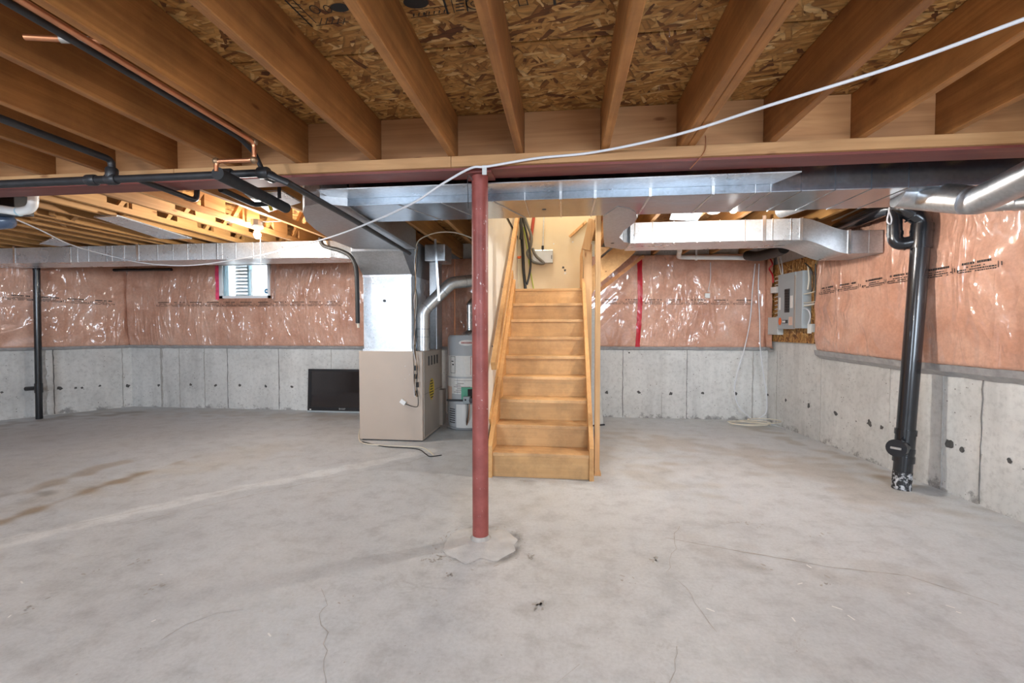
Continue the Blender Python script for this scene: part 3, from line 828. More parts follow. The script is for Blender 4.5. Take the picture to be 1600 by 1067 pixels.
# OSB print marks
def stamps():
    def quad(bm, pts): bm.faces.new([bm.verts.new(onZ(px, py, ZO - .001)) for px, py in pts])
    def line(bm, a, b, wd):
        p, q = onZ(*a, ZO - .001), onZ(*b, ZO - .001); t = (q - p).normalized(); s = Vector((-t.y, t.x, 0)) * wd / 2
        bm.faces.new([bm.verts.new(v) for v in (p - s, q - s, q + s, p + s)])
    def oval(bm, c, rx, ry, wd=None):
        P = onZ(*c, ZO - .001); n = 20
        out = [bm.verts.new(P + Vector((math.cos(6.2832 * k / n) * rx, math.sin(6.2832 * k / n) * ry, 0))) for k in range(n)]
        if wd:
            inn = [bm.verts.new(P + Vector((math.cos(6.2832 * k / n) * (rx - wd), math.sin(6.2832 * k / n) * (ry - wd), 0))) for k in range(n)]
            for k in range(n): bm.faces.new((out[k], out[(k + 1) % n], inn[(k + 1) % n], inn[k]))
        else: bm.faces.new(out)
    bm = B(); oval(bm, (531, 12), .035, .022); oval(bm, (492, 15), .018, .022, .004); oval(bm, (512, 14), .014, .020, .004)
    for k in range(6): line(bm, (455 + k * 3, 5 + k * 6), (470 + k * 3, 8 + k * 6), .003)
    line(bm, (440, -5), (488, 42), .006); line(bm, (452, -5), (494, 36), .004); line(bm, (494, 40), (545, 34), .003)
    for k in range(5): line(bm, (500 + k * 9, 38), (503 + k * 9, 28), .003)
    ob('sheet_stamp', bm, 'ink_black', ceiling)
    bm = B(); oval(bm, (650, 4), .045, .03); oval(bm, (743, 6), .035, .03, .004); oval(bm, (743, 6), .018, .015, .003)
    line(bm, (640, 17), (700, 9), .003); line(bm, (642, 28), (704, 20), .003)
    for k in range(7): line(bm, (646 + k * 8, 26 - k), (647 + k * 8, 21 - k), .004)
    line(bm, (692, -4), (700, 22), .008); line(bm, (704, -4), (710, 20), .003)
    for k in range(4): line(bm, (712, 2 + k * 5), (725, k * 5), .005)
    line(bm, (727, -4), (731, 18), .005)
    ob('sheet_stamp', bm, 'ink_black', ceiling)
    bm = B(); line(bm, (808, -4), (812, 10), .004); line(bm, (822, -4), (825, 8), .004); line(bm, (812, 9), (825, 7), .003)
    line(bm, (866, -4), (867, 8), .010); line(bm, (872, 6), (930, 0), .003); line(bm, (872, 1), (900, -2), .003)
    ob('sheet_stamp', bm, 'ink_black', ceiling)
    # nail points
    bm = B()
    for px, py in ((1046, 48), (1041, 73), (1030, 134), (1188, 18), (1180, 55), (1088, 20), (1092, 46)):
        p = onZ(px, py, ZO); bar(bm, p, p - Vector((0, 0, .022)), .003, .003, (1, 0, 0))
    o = ob('nail_points', bm, 'seam_bright', ceiling); o['kind'] = 'stuff'
stamps()

# ------------------------------------------------------------------ steel beam with plates, post
beam = thing('steel_beam', (0, 2.445, ZN - .05), 'dark red steel beam with wooden plate crossing the whole ceiling', 'beam')
ZB = ZN - .068                                        # underside of beam
part_box('bottom_flange', beam, 'red_beam_paint', -7.3, 2.9, 2.362, 2.508, ZB, ZB + .012)
part_box('web', beam, 'red_beam_paint', -7.3, 2.9, 2.445, 2.453, ZB + .012, ZO - .03)
xs = onY(705, 255, 2.35).x
for a, b in ((-7.3, -2.2), (-2.198, xs), (xs + .002, 2.9)):
    part_box('wooden_plate', beam, 'plate_wood', a, b, YP, 2.44, ZB + .0125, ZN - .001, bevel=.002)
part_box('wooden_plate', beam, 'plate_wood', -7.3, 2.9, 2.455, 2.52, ZB + .0125, ZN - .001)
pb = onZ(747, 853); PX, PY = pb.x, pb.y + .045
post = thing('steel_post', (PX, 2.445, 0), 'round red steel column spattered with white paint standing on the concrete floor', 'post')
PYc = 2.445
bm = B(); tube(bm, [(PX, PYc, .0), (PX, PYc, .8), (PX, PYc, 1.6), (PX, PYc, ZB - .010)], .0445, 28); ob('shaft', bm, 'red_primer', post, smooth=True)
part_box('cap_plate', post, 'red_beam_paint', PX - .075, PX + .075, PYc - .07, PYc + .07, ZB - .010, ZB - .0005)
bm = B(); n = 28
lathe(bm, (PX, PYc, 0), [(.066, .0), (.058, .014), (.049, .02), (.0455, .03)]); ob('grout_collar', bm, 'joint_light', post, smooth=True)
bm = B(); tube(bm, smooth_path([(PX - .03, PYc - .045, 1.97), (PX - .055, PYc - .05, 1.99), (PX - .055, PYc - .05, 1.9), (PX - .054, PYc - .05, 1.82)]), .0018, 6); ob('hanging_wire', bm, 'black_iron', post)

# ------------------------------------------------------------------ window
w1 = structure('window_1', BW.p((WU0 + WU1) / 2, WZ0, 0))
def wbox(name, u0, u1, z0, z1, o0, o1, mat, parent=w1):
    bm = B(); vs = [bm.verts.new(BW.p(u, z, o)) for o in (o0, o1) for u, z in ((u0, z0), (u1, z0), (u1, z1), (u0, z1))]
    for f in ((0, 1, 2, 3), (7, 6, 5, 4), (0, 4, 5, 1), (1, 5, 6, 2), (2, 6, 7, 3), (3, 7, 4, 0)): bm.faces.new([vs[k] for k in f])
    return ob(name, bm, mat, parent)
fw = .035
wbox('window_frame', WU0, WU0 + fw * 1.6, WZ0, WZ1, -.06, .06, 'vinyl_white'); wbox('window_frame', WU1 - fw, WU1, WZ0, WZ1, -.06, .06, 'vinyl_white')
wbox('window_frame', WU0, WU1, WZ0, WZ0 + fw, -.06, .06, 'vinyl_white'); wbox('window_frame', WU0, WU1, WZ1 - fw, WZ1, -.06, .06, 'vinyl_white')
um = BW.hit(391, 440)[0]
wbox('sash_rail', um - .012, um + .012, WZ0 + fw, WZ1 - fw, -.04, .045, 'sash_blue')
wbox('sash_rail', WU0 + .06, WU0 + .085, WZ0 + fw, WZ1 - fw, -.03, .035, 'sash_blue')
wbox('window_pane', WU0 + fw, um, WZ0 + fw, WZ1 - fw, -.008, -.003, 'window_glass'); wbox('window_pane', um, WU1 - fw, WZ0 + fw, WZ1 - fw, .008, .013, 'window_glass')
wbox('sash_rail', um + .03, um + .04, WZ0 + fw, WZ1 - fw - .06, .014, .03, 'vinyl_white')
bm = B(); us, zs = BW.hit(418, 455); lathe(bm, (0, 0, 0), [(.036, 0), (.036, .002)], 20)
bmesh.ops.rotate(bm, verts=bm.verts[:], matrix=Matrix.Rotation(math.radians(90), 3, 'X')); bmesh.ops.translate(bm, verts=bm.verts[:], vec=BW.p(us, zs, .018)); ob('round_sticker', bm, 'sticker_blue', w1)
bm = B(); lathe(bm, (0, 0, 0), [(.016, 0), (.016, .001)], 12)
bmesh.ops.rotate(bm, verts=bm.verts[:], matrix=Matrix.Rotation(math.radians(90), 3, 'X')); bmesh.ops.translate(bm, verts=bm.verts[:], vec=BW.p(us, zs, .0205)); ob('sticker_mark', bm, 'vinyl_white', w1)
bm = B()
for k in range(9):
    z = WZ0 + .04 + k * .05; vs = [bm.verts.new(BW.p(u, zz, o)) for u in (WU0 + .13, um - .05) for zz, o in ((z, -.09), (z + .030, -.12), (z + .034, -.09))]
    bm.faces.new((vs[0], vs[1], vs[4], vs[3])); bm.faces.new((vs[1], vs[2], vs[5], vs[4]))
ob('siding_slats', bm, 'siding_white', w1)['kind'] = 'stuff'
wbox('window_well', WU0 - .4, WU1 + .4, WZ0 - .4, WZ1 + .2, -.55, -.5, 'siding_white')
tp = B()
u = WU0 - .012
prev = None
for k in range(9):
    z = WZ0 - .02 + (WZ1 - WZ0 - .02) * k / 8; h = .03 * random.uniform(.7, 1.1)
    cur = [tp.verts.new(BW.p(u - h, z, .075)), tp.verts.new(BW.p(u + .02, z, .066))]
    if prev: tp.faces.new((prev[0], prev[1], cur[1], cur[0]))
    prev = cur
ob('sealing_tape', tp, 'pink_tape', w1)

# ------------------------------------------------------------------ ducts
def duct_box(name, parent, x0, x1, y0, y1, z0, z1, mat='galvanised'): return part_box(name, parent, mat, x0, x1, y0, y1, z0, z1, bevel=.004)
def poly_duct(name, parent, pts, z0, z1, mat='galvanised'):
    bm = B(); prism(bm, [(p[0], p[1], z0) for p in pts], [(p[0], p[1], z1) for p in pts]); return ob(name, bm, mat, parent)
YA, YBf, YBb, ZBD = 2.515, 2.70, 3.13, 1.94
xr = onY(1437, 300, YBf).x
trunk = thing('trunk_duct', (0, 2.9, ZBD), 'large galvanised trunk duct running along behind the red steel beam', 'duct')
xl = onY(543, 318, YBf).x
duct_box('main_run', trunk, xl, 2.42, YBf, YBb, ZBD, ZF - .005, 'steel_dark_reflection')  # dark blue reflection is in this steel's colour
xa0, xa1 = onY(520, 305, YBf).x, onY(1208, 287, YBf).x
poly_duct('joist_pan', trunk, [(xa0, YA), (xa1 + .06, YA), (xa1, YBf - .002), (xa0, YBf - .002)], 1.985, 1.991, 'galvanised')
# drive cleats on the front face and seams on the underside
for px in (820, 876, 930, 1016, 1114, 1180, 1204, 1252, 1305, 1362, 1420):
    x = onY(px, 305, YBf).x
    bm = B(); h = .008 if px in (876, 930, 1016, 1114) else .002; bx(bm, x - h, x + h, YBf - .003, YBf + .01, ZBD - .003, 1.985 if px < 1208 else ZF - .01); bx(bm, x - h * .6, x + h * .6, YBf, YBb, ZBD - .003, ZBD); ob('drive_cleat', bm, 'galvanised' if px < 1208 else 'steel_dark_reflection', trunk)
for px in (622, 690, 770):
    x = onY(px, 330, YBf).x; bm = B(); bar(bm, (x, YBf, ZBD - .001), (x + .16, YBb, ZBD - .001), .008, .004); ob('seam', bm, 'galvanised_dull', trunk)
for px, py in ((850, 327), (1167, 275), (1118, 287)):
    p = onZ(px, py, ZBD if py > 310 else 1.99); bm = B(); lathe(bm, (p.x, p.y, p.z - .0015), [(.014, 0), (.014, .002)], 14); ob('punched_hole', bm, 'hole_dark', trunk)
# rounded elbow toward the furnace
ept = [(543, 322), (500, 318), (476, 322), (473, 332), (478, 345), (492, 358), (520, 376), (553, 389), (650, 389), (636, 380), (583, 348)]
poly_duct('furnace_elbow', trunk, [onZ(a, b, ZBD - .004) for a, b in ept], ZBD - .004, ZF - .006, 'galvanised_dull')
# takeoff toward the right branch
tp_ = [(942, 339), (943, 372), (945, 385), (972, 390), (992, 386), (990, 381), (975, 378), (968, 371), (974, 361), (990, 349), (996, 340), (993, 332), (984, 326), (965, 323)]
poly_duct('branch_takeoff', trunk, [onZ(a, b, ZBD - .003) for a, b in tp_], ZBD - .003, ZF - .007, 'galvanised_dull')
p = onZ(957, 380, ZBD - .004); bm = B(); lathe(bm, (p.x, p.y, p.z - .0015), [(.016, 0), (.016, .002)], 14); ob('punched_hole', bm, 'hole_dark', trunk)
# end cone and round pipe on the right
c0 = onY(1444, 306, 2.84); c1 = onY(1512, 313, 2.62)
pe = onY(1680, 240, 2.05)
round_ = thing('round_duct', c1, 'round galvanised pipe angling off the end of the trunk duct', 'duct')
bm = B(); tube(bm, [c0 + Vector((-.12, .02, .03)), c0, c1], [.085, .08, .072], 24); ob('end_cone', bm, 'galvanised', round_, smooth=True)
bm = B(); tube(bm, round_path([c0.lerp(c1, .8), c1 + Vector((.03, -.02, -.012)), pe, pe + Vector((.02, -.5, .12)), pe + Vector((.02, -.55, .40))], .07), .07, 24); ob('pipe', bm, 'galvanised_dull', round_, smooth=True)
bm = B()
for k in range(22):
    q = c1 + Vector((-.02 + random.uniform(-.02, .02), -.085 + random.uniform(-.006, .006), .0 + random.uniform(-.022, .022))); bm.verts.new(q)
bmesh.ops.convex_hull(bm, input=bm.verts[:]); ob('crimped_foil', bm, 'bright_tin', round_)
q0, q1 = RW.hit(1545, 320, .22), RW.hit(1680, 310, .22)
pp = thing('vent_duct', RW.p(q0[0], q0[1], .22), 'thin round galvanised pipe against the plastic on the right wall', 'duct')
bm = B(); tube(bm, [RW.p(q0[0], q0[1], .22), RW.p(q1[0], q1[1], .22)], .042, 18); ob('pipe', bm, 'galvanised_dull', pp, smooth=True)
a = RW.hit(1592, 315.5, .22); bm = B(); tube(bm, [RW.p(a[0] - .02, a[1], .22), RW.p(a[0] + .02, a[1], .22)], .047, 18); ob('band_clamp', bm, 'galvanised_dull', pp, smooth=True)

# right branch duct
YC = 4.09; zc0, zc1 = 1.925, 2.105
branch = thing('branch_duct', (1.4, YC, zc0), 'bright galvanised duct with an S-shaped drop ending at right wall insulation', 'duct')
xc0, xc1 = onY(985, 360, YC).x, onY(1252, 355, YC).x
duct_box('straight_run', branch, xc0, xc1, YC, YC + .40, zc0, zc1, 'bright_tin')
xe, xw = onY(1327, 375, YC - .05).x, 2.60
ze1 = onY(1327, 360, YC - .05).z; ze0 = onY(1327, 396, YC - .05).z
bm = B(); n = 12; rows = []
for k in range(n + 1):
    t = k / n; sft = t * t * (3 - 2 * t); x = xc1 + (xe - xc1) * t; y = YC - .05 * sft
    za = zc0 + (ze0 - zc0) * sft; zb = zc1 + (ze1 - zc1) * sft
    rows.append([bm.verts.new(v) for v in ((x, y, za), (x, y + .40, za), (x, y + .40, zb), (x, y, zb))])
for r0, r1 in zip(rows, rows[1:]):
    for k in range(4): bm.faces.new((r0[k], r0[(k + 1) % 4], r1[(k + 1) % 4], r1[k]))
bm.faces.new(rows[0]); bm.faces.new(rows[-1]); ob('offset_fitting', bm, 'galvanised', branch, smooth=True, sharp=30)
xend = min(RW.p(RW.hit(1380, 380)[0], 0).x - .10, xe + .30)
duct_box('end_boot', branch, xe, xend, YC - .05, YC + .35, ze0, ze1, 'galvanised_dull')
for px in (992, 1020, 1053, 1089, 1125, 1164, 1194, 1207, 1236):
    x = onY(px, 360, YC).x; wd = .014 if px in (1194,) else .004
    part_box('drive_cleat', branch, 'seam_bright', x - wd, x + wd, YC - .005, YC + .005, zc0 - .004, zc1 + (.03 if wd > .01 else .003))
part_box('drive_cleat', branch, 'seam_bright', xc1 - .012, xc1 + .012, YC - .006, YC + .005, zc0 - .005, zc1 + .005)
part_box('drive_cleat', branch, 'seam_bright', xe - .012, xe + .012, YC - .056, YC - .04, ze0 - .005, ze1 + .005)
part_box('drive_cleat', branch, 'galvanised_dull', xe + .15, xe + .154, YC - .053, YC - .04, ze0 - .003, ze1 + .003)

# left rear duct
YD = 4.585; zd0, zd1 = 1.935, 2.112
ld = thing('rear_duct', (-4.5, YD, zd0), 'long flat galvanised duct passing above the basement window to the furnace', 'duct')
xd1 = onY(516, 390, YD).x; xd2 = -2.135
poly_duct('straight_run', ld, [(-7.0, YD), (xd1, YD), (xd2, YD + .36), (xd2, YD + .40), (-7.0, YD + .40)], zd0, zd1, 'bright_tin')
for px, wd, m in ((22, .014, 'seam_bright'), (110, .004, 'seam_bright'), (121, .002, 'seam_bright'), (138, .002, 'seam_bright'), (166, .006, 'galvanised_dull'), (175, .002, 'seam_bright'), (194, .003, 'seam_bright'), (215, .016, 'seam_bright'),
                  (246, .003, 'galvanised_dull'), (270, .003, 'galvanised_dull'), (293, .003, 'seam_bright'), (316, .003, 'galvanised_dull'), (339, .007, 'galvanised_dull'), (347, .002, 'seam_bright'), (368, .003, 'galvanised_dull'), (395, .003, 'seam_bright'), (514, .003, 'galvanised_dull')):
    x = onY(px, 395, YD).x; part_box('drive_cleat', ld, m, x - wd, x + wd, YD - .004, YD + .004, zd0 - .003, zd1 + (.02 if wd > .01 else .003))
# sheet metal pans and stubs between far joists
for pts in (((147, 338), (183, 336), (300, 372), (250, 372)), ((62, 380), (82, 371), (110, 382), (95, 384)), ((380, 300), (440, 297), (470, 315), (420, 330))):
    Q = [onZ(a, b, ZF - .004) for a, b in pts]
    o = thing('joist_pan', Q[0], {147: 'shiny sheet metal pan under far joists beside wooden bridging', 62: 'small sheet metal stub above the left end of rear duct', 380: 'sheet metal pan under joists beside the black foam pipe'}[pts[0][0]], 'sheet metal')
    bm = B(); prism(bm, [(q.x, q.y, ZF - .012) for q in Q], [(q.x, q.y, ZF - .001) for q in Q]); ob('sheet', bm, 'bright_tin', o)
    bm = B(); bar(bm, Q[0] + Vector((0, 0, -.008)), Q[1] + Vector((0, 0, -.008)), .012, .006); ob('hemmed_edge', bm, 'seam_bright', o)
Q = [onZ(a, b, ZF - .004) for a, b in ((1052, 322), (1104, 320), (1090, 344), (1046, 342))]
o = thing('joist_pan', Q[0], 'bright sheet metal pan under joists next to the smoke detector', 'sheet metal')
bm = B(); prism(bm, [(q.x, q.y, ZF - .012) for q in Q], [(q.x, q.y, ZF - .001) for q in Q]); ob('sheet', bm, 'bright_tin', o)
bm = B(); a_, b_ = Q[0].lerp(Q[1], .45), Q[3].lerp(Q[2], .6); bar(bm, a_ + Vector((0, 0, -.009)), b_ + Vector((0, 0, -.009)), .008, .006); ob('hemmed_edge', bm, 'galvanised_dull', o)
# round run between joists at right
bm = B(); tube(bm, smooth_path([onZ(1262, 315, 2.068), onZ(1240, 323, 2.068), onZ(1220, 330, 2.068)]), .05, 16)
tag(ob('flexible_duct', bm, 'galvanised_dull', smooth=True), 'round metal duct tucked up between joists right of the bare bulb', 'duct')

# ------------------------------------------------------------------ furnace, plenum, flue
g0, g1, g2 = onZ(563, 687), onZ(660, 691), onZ(689, 667)
FX0, FX1, FY0, FY1 = g0.x, g1.x, (g0.y + g1.y) / 2, g2.y
FZ = onY(660, 549, FY0).z
fur = thing('furnace', ((FX0 + FX1) / 2, FY0, 0), 'beige sheet metal furnace cabinet standing beside the water heater', 'furnace')
bm = B(); bx(bm, FX0, FX1, FY0, FY1, .012, FZ); ob('cabinet', bm, 'furnace_paint', fur, bevel=.006)
part_box('base', fur, 'black_plastic', FX0 + .02, FX1 - .01, FY0 + .02, FY1 - .02, 0, .012)
dr = part_box('access_door', fur, 'furnace_side', FX1, FX1 + .012, FY0 + .02, FY1 - .01, .045, FZ - .005, bevel=.003)
part_box('door_break', dr, 'black_plastic', FX1 + .0121, FX1 + .013, FY0 + .02, FY1 - .01, FZ * .52, FZ * .524)
for k in range(4):
    y = FY0 + .16 + k * .105; part_box('vent_slot', dr, 'black_plastic', FX1 + .0115, FX1 + .0135, y, y + .05, FZ - .16, FZ - .06)
bm = B(); n = 18; yc, zc = FY0 + .28, FZ - .42
bm.faces.new([bm.verts.new((FX1 + .0136, yc + .09 * math.cos(6.2832 * k / n) * random.uniform(.8, 1.1), zc + .12 * math.sin(6.2832 * k / n) * random.uniform(.85, 1.1))) for k in range(n)])
lb = ob('yellow_label', bm, 'label_yellow', dr)
bm = B()
for k in range(7): bx(bm, FX1 + .0138, FX1 + .0142, yc - .06 + random.uniform(-.02, .02), yc + random.uniform(.02, .08), zc - .1 + k * .03, zc - .088 + k * .03)
ob('label_print', bm, 'ink_black', dr)['kind'] = 'stuff'
part_box('blower_box', fur, 'furnace_side', FX1 + .0, FX1 + .05, FY1 - .13, FY1 + .02, .05, .46, bevel=.004)
for px, py in ((633, 572), (633, 592), (633, 612), (594, 627), (582, 640), (640, 585)):
    p = onY(px, py, FY0 - .001); bm = B(); lathe(bm, (0, 0, 0), [(.004, 0), (.003, .002)], 8); bmesh.ops.rotate(bm, verts=bm.verts[:], matrix=Matrix.Rotation(math.radians(90), 3, 'X')); bmesh.ops.translate(bm, verts=bm.verts[:], vec=p); ob('screw', bm, 'seam_bright', fur)
# plenum
YPL = FY0 + .03
px0, px1 = onY(568, 500, YPL).x, onY(643, 500, YPL).x
zs_, zt_ = onY(600, 430, YPL).z, ZBD
YTOP = onZ(600, 392, ZBD).y
pl = thing('supply_plenum', ((px0 + px1) / 2, YPL, FZ), 'tall galvanised plenum with a sloped hood rising from the furnace', 'duct')
bm = B(); bx(bm, px0, px1, YPL, FY1 - .02, FZ, zs_); ob('riser_box', bm, 'bright_tin', pl, bevel=.004)
bm = B()
prism(bm, [(px0, YPL, zs_), (px1, YPL, zs_), (px1, FY1 - .02, zs_), (px0, FY1 - .02, zs_)], [(px0 - .02, YTOP, zt_), (px1 - .01, YTOP, zt_), (px1 - .01, FY1 - .02, zt_), (px0 - .02, FY1 - .02, zt_)])
ob('sloped_hood', bm, 'galvanised_dull', pl)
duct_box('top_box', pl, px0 - .02, px1 - .01, YTOP, FY1 - .02, zt_, ZF - .008, 'galvanised_dull')
part_box('foil_tape', pl, 'seam_bright', px0 - .008, px1 + .004, YPL - .006, YPL + .01, FZ - .004, FZ + .022)
part_box('foil_tape', pl, 'seam_bright', px0 - .004, px1 + .004, YPL - .006, YPL + .01, zs_ - .022, zs_ + .004)
p = onY(601, 470, YPL); bm = B(); tube(bm, [p, p + Vector((0, -.012, 0))], .014, 14); ob('test_plug', bm, 'black_plastic', pl)
# return duct behind (dark, beside the plenum)
rd = thing('return_duct', (-1.5, 5.0, FZ), 'dark galvanised return drop hidden behind the furnace flue', 'duct')
duct_box('drop', rd, px1 + .06, FX1 + .02, FY1 - .25, FY1 - .02, FZ, 1.92, 'galvanised_dull')
a = onY(664, 382, FY1 - .3); b_ = onY(696, 408, FY1 - .3)
part_box('side_cap', rd, 'galvanised', a.x, b_.x, FY1 - .32, FY1 - .02, b_.z, a.z, bevel=.012)
# flue
fl = thing('flue_pipe', (-1.5, 4.78, FZ), 'galvanised furnace vent pipe elbowing up toward the stair wall', 'pipe')
yf = FY0 + .18
f0 = onY(661, 548, yf); f1 = onY(661, 486, yf); f2 = onY(705, 442, yf + .12); f3 = onY(765, 436, yf + .35)
P = round_path([(f0.x, yf, FZ), f1, f2, f3], .055, 4)
bm = B(); tube(bm, P, .066, 22); ob('pipe', bm, 'galvanised', fl, smooth=True)
for t, q in ((.35, (f0, f1)), (.55, (f0, f1)), (.12, (f1, f2)), (.7, (f1, f2)), (.35, (f2, f3))):
    c = q[0].lerp(q[1], t); d = (q[1] - q[0]).normalized(); bm = B(); tube(bm, [c - d * .006, c + d * .006], .0685, 22); ob('joint_ring', bm, 'galvanised_dull', fl, smooth=True)
st0 = onY(682, 385, yf + .05); st1 = onY(686, 470, yf)
part_bar('hanger_strap', fl, 'galvanised', (st0.x, yf, ZF), st1, .025, .003, (0, 1, 0))
# wiring on furnace
wr = thing('furnace_wiring', onY(650, 600, FY0 - .02), 'bundle of thin wires hanging down the furnace front', 'wires')
rnd = random.Random(5)
for k in range(5):
    pts = [onY(648 + rnd.uniform(-3, 3) + k * .6, y, FY0 - .025 - .006 * k) for y in (385, 410, 440, 470, 500, 530, 550, 575, 600, 620)]
    bm = B(); tube(bm, smooth_path(pts, 3), .0035, 6); ob('wire', bm, ('cable_cream', 'black_rubber', 'cable_white', 'black_rubber', 'brass_tarnished')[k], wr, smooth=True)
bm = B(); tube(bm, smooth_path([onY(653, 618, FY0 - .03), onY(653, 634, FY0 - .03), onY(645, 635, FY0 - .02), onY(634, 631, FY0 - .015)], 4), .004, 6); ob('wire', bm, 'black_rubber', wr, smooth=True)
p = onY(630, 628, FY0 - .018); bm = B(); bx(bm, -.03, .03, -.017, .017, -.022, .022); bmesh.ops.rotate(bm, verts=bm.verts[:], matrix=Matrix.Rotation(.6, 3, 'Y')); bmesh.ops.translate(bm, verts=bm.verts[:], vec=p); ob('switch_box', bm, 'white_plastic', wr, bevel=.003)
for k in range(4):
    p = onY(650 + rnd.uniform(-2, 3), 575 + k * 13, FY0 - .03); bm = B(); bx(bm, p.x - .012, p.x + .012, p.y - .01, p.y + .01, p.z - .025, p.z + .025); ob('wire_connector', bm, 'black_rubber', wr)
bm = B(); tube(bm, smooth_path([onY(648, 392, FY0 - .02), onY(655, 375, FY0 - .12), onY(680, 364, FY0 - .3), onY(710, 363, FY0 - .3), onY(738, 372, FY0 - .3)], 5), .006, 8)
tag(ob('looping_cable', bm, 'cable_cream', smooth=True), 'pale cable arching over the furnace flue from the wiring', 'cable')
bm = B(); tube(bm, smooth_path([onZ(565, 660, .03), onZ(561, 682, .012), onZ(570, 693, .009), onZ(620, 697, .008), onZ(658, 699, .008), onZ(672, 706, .008), onZ(678, 712, .008)], 6), .006, 8)
tag(ob('floor_cable', bm, 'cable_cream', smooth=True), 'tan cable lying on the floor round the furnace base', 'cable')
bm = B(); tube(bm, smooth_path([onZ(566, 690, .005), onZ(600, 697.5, .005), onZ(650, 701, .005), onZ(665, 709, .005), onZ(672, 713, .005), onZ(690, 711, .005)], 6), .0045, 8)
tag(ob('floor_cable', bm, 'black_rubber', smooth=True), 'dark thin cable on the floor beside the tan one', 'cable')

# ------------------------------------------------------------------ water heater
hb = onZ(724, 673); HX, HY, HR = hb.x, hb.y + .24, .235
HZ = onY(720, 524, HY - HR).z
wh = thing('water_heater', (HX, HY, 0), 'grey cylindrical gas water heater with paper labels beside the stairs', 'water heater')
bm = B(); lathe(bm, (HX, HY, .02), [(HR - .02, 0), (HR, .02), (HR, HZ - .05), (HR - .015, HZ - .03), (HR - .02, HZ - .02)], 40); ob('tank_jacket', bm, 'heater_grey', wh, smooth=True)
bm = B(); lathe(bm, (HX, HY, 0), [(HR - .01, 0), (HR + .006, .012), (HR - .012, .024)], 40); ob('base_ring', bm, 'heater_grey', wh, smooth=True)
def curved(name, parent, mat, a0, a1, z0, z1, lift=.002, n=8, R=None):
    """patch on the jacket, angles in degrees, 0 = toward camera"""
    R = (R or HR) + lift; bm = B(); prev = None; base = math.atan2(-HY, -HX)
    for k in range(n + 1):
        a = base + math.radians(a0 + (a1 - a0) * k / n)
        cur = [bm.verts.new((HX + R * math.cos(a), HY + R * math.sin(a), z)) for z in (z0, z1)]
        if prev: bm.faces.new((prev[0], cur[0], cur[1], prev[1]))
        prev = cur
    return ob(name, bm, mat, parent)
lab = curved('paper_label', wh, 'paper_white', -80, 40, .62, .86)
curved('label_panel', lab, 'ink_black', -38, -37, .66, .85, .003); curved('label_panel', lab, 'ink_black', -56, -55, .66, .85, .003); curved('label_panel', lab, 'ink_black', -56, -37, .848, .852, .003); curved('label_panel', lab, 'ink_black', -56, -37, .658, .662, .003)
curved('label_panel', lab, 'rail_red', 8, 9, .64, .85, .003); curved('label_panel', lab, 'rail_red', 8, 40, .846, .851, .003); curved('label_mark', lab, 'ink_black', 14, 20, .77, .80, .003)
curved('label_mark', lab, 'ink_black', -52, -43, .79, .80, .003); curved('label_mark', lab, 'ink_black', -48, -42, .75, .765, .003)
bm_l = curved('paper_label', wh, 'paper_white', -85, 40, .42, .60)
curved('label_mark', bm_l, 'label_peach', -85, -50, .33, .50, .003); curved('label_mark', bm_l, 'ink_faint', -40, 30, .575, .578, .003)
for k in range(6): curved('label_mark', bm_l, 'ink_faint', -42 + 6 * (k % 3), -20 + 9 * (k % 4), .44 + k * .02, .445 + k * .02, .003)
gl = curved('green_label', wh, 'label_green', -18, 40, .34, .50, .004); curved('label_mark', gl, 'ink_black', 0, 14, .36, .48, .0055)
ov = B(); base = math.atan2(-HY, -HX); n = 24
def jac(a, z, l): a = base + math.radians(a); return (HX + (HR + l) * math.cos(a), HY + (HR + l) * math.sin(a), z)
cen = ov.verts.new(jac(-2, HZ - .085, .004)); rg = [ov.verts.new(jac(-2 + 23 * math.cos(6.2832 * k / n), HZ - .085 + .032 * math.sin(6.2832 * k / n), .004)) for k in range(n)]
for k in range(n): ov.faces.new((cen, rg[k], rg[(k + 1) % n]))
lo_ = ob('oval_badge', ov, 'paper_white', wh)
for k in range(9): curved('badge_letter', lo_, 'rail_red', -17 + k * 3.3, -15.2 + k * 3.3, HZ - .095, HZ - .074, .006, 2)
for k in range(7): curved('air_louvre', wh, 'black_plastic', -62, -38, .08 + k * .026, .09 + k * .026, .002)
curved('access_panel', wh, 'white_plastic', -34, 34, .03, .30, .003)
d = Vector((-HX, -HY, 0)).normalized(); g = Vector((HX, HY, 0)) + d * (HR + .03); sd = Vector((-d.y, d.x, 0))
gv = part_box('gas_valve', wh, 'panel_grey', g.x - .05, g.x + .03, g.y - .03, g.y + .03, .32, .40, bevel=.008)
gk = g + Vector((.05, -.01, 0)); bm = B(); tube(bm, [Vector((gk.x, gk.y, .36)), Vector((gk.x, gk.y - .03, .36))], .028, 16); ob('dial', bm, 'black_plastic', gv)
bm = B(); tube(bm, [(g.x - .02, g.y - .031, .365), (g.x - .02, g.y - .036, .365)], .010, 10); ob('dial', bm, 'ink_black', gv)
for k in range(3):
    bm = B(); tube(bm, smooth_path([(g.x - .02 + k * .02, g.y, .32), (g.x - .01 + k * .014, g.y - .015, .22), (g.x - .02 + k * .01, g.y, .12), (g.x - .02, g.y + .03, .06)], 4), .005, 6); ob('burner_tube', bm, ('steel_grey', 'black_rubber', 'copper')[k], wh, smooth=True)
bm = B(); tube(bm, [(g.x - .05, g.y + .01, .35), (g.x - .25, g.y + .02, .35)], .011, 10); ob('gas_line', bm, 'black_iron', wh, smooth=True)
bm = B(); tube(bm, [(g.x + .08, g.y, .19), (g.x + .085, g.y - .05, .19)], .012, 10); ob('drain_valve', bm, 'brass_tarnished', wh, smooth=True)
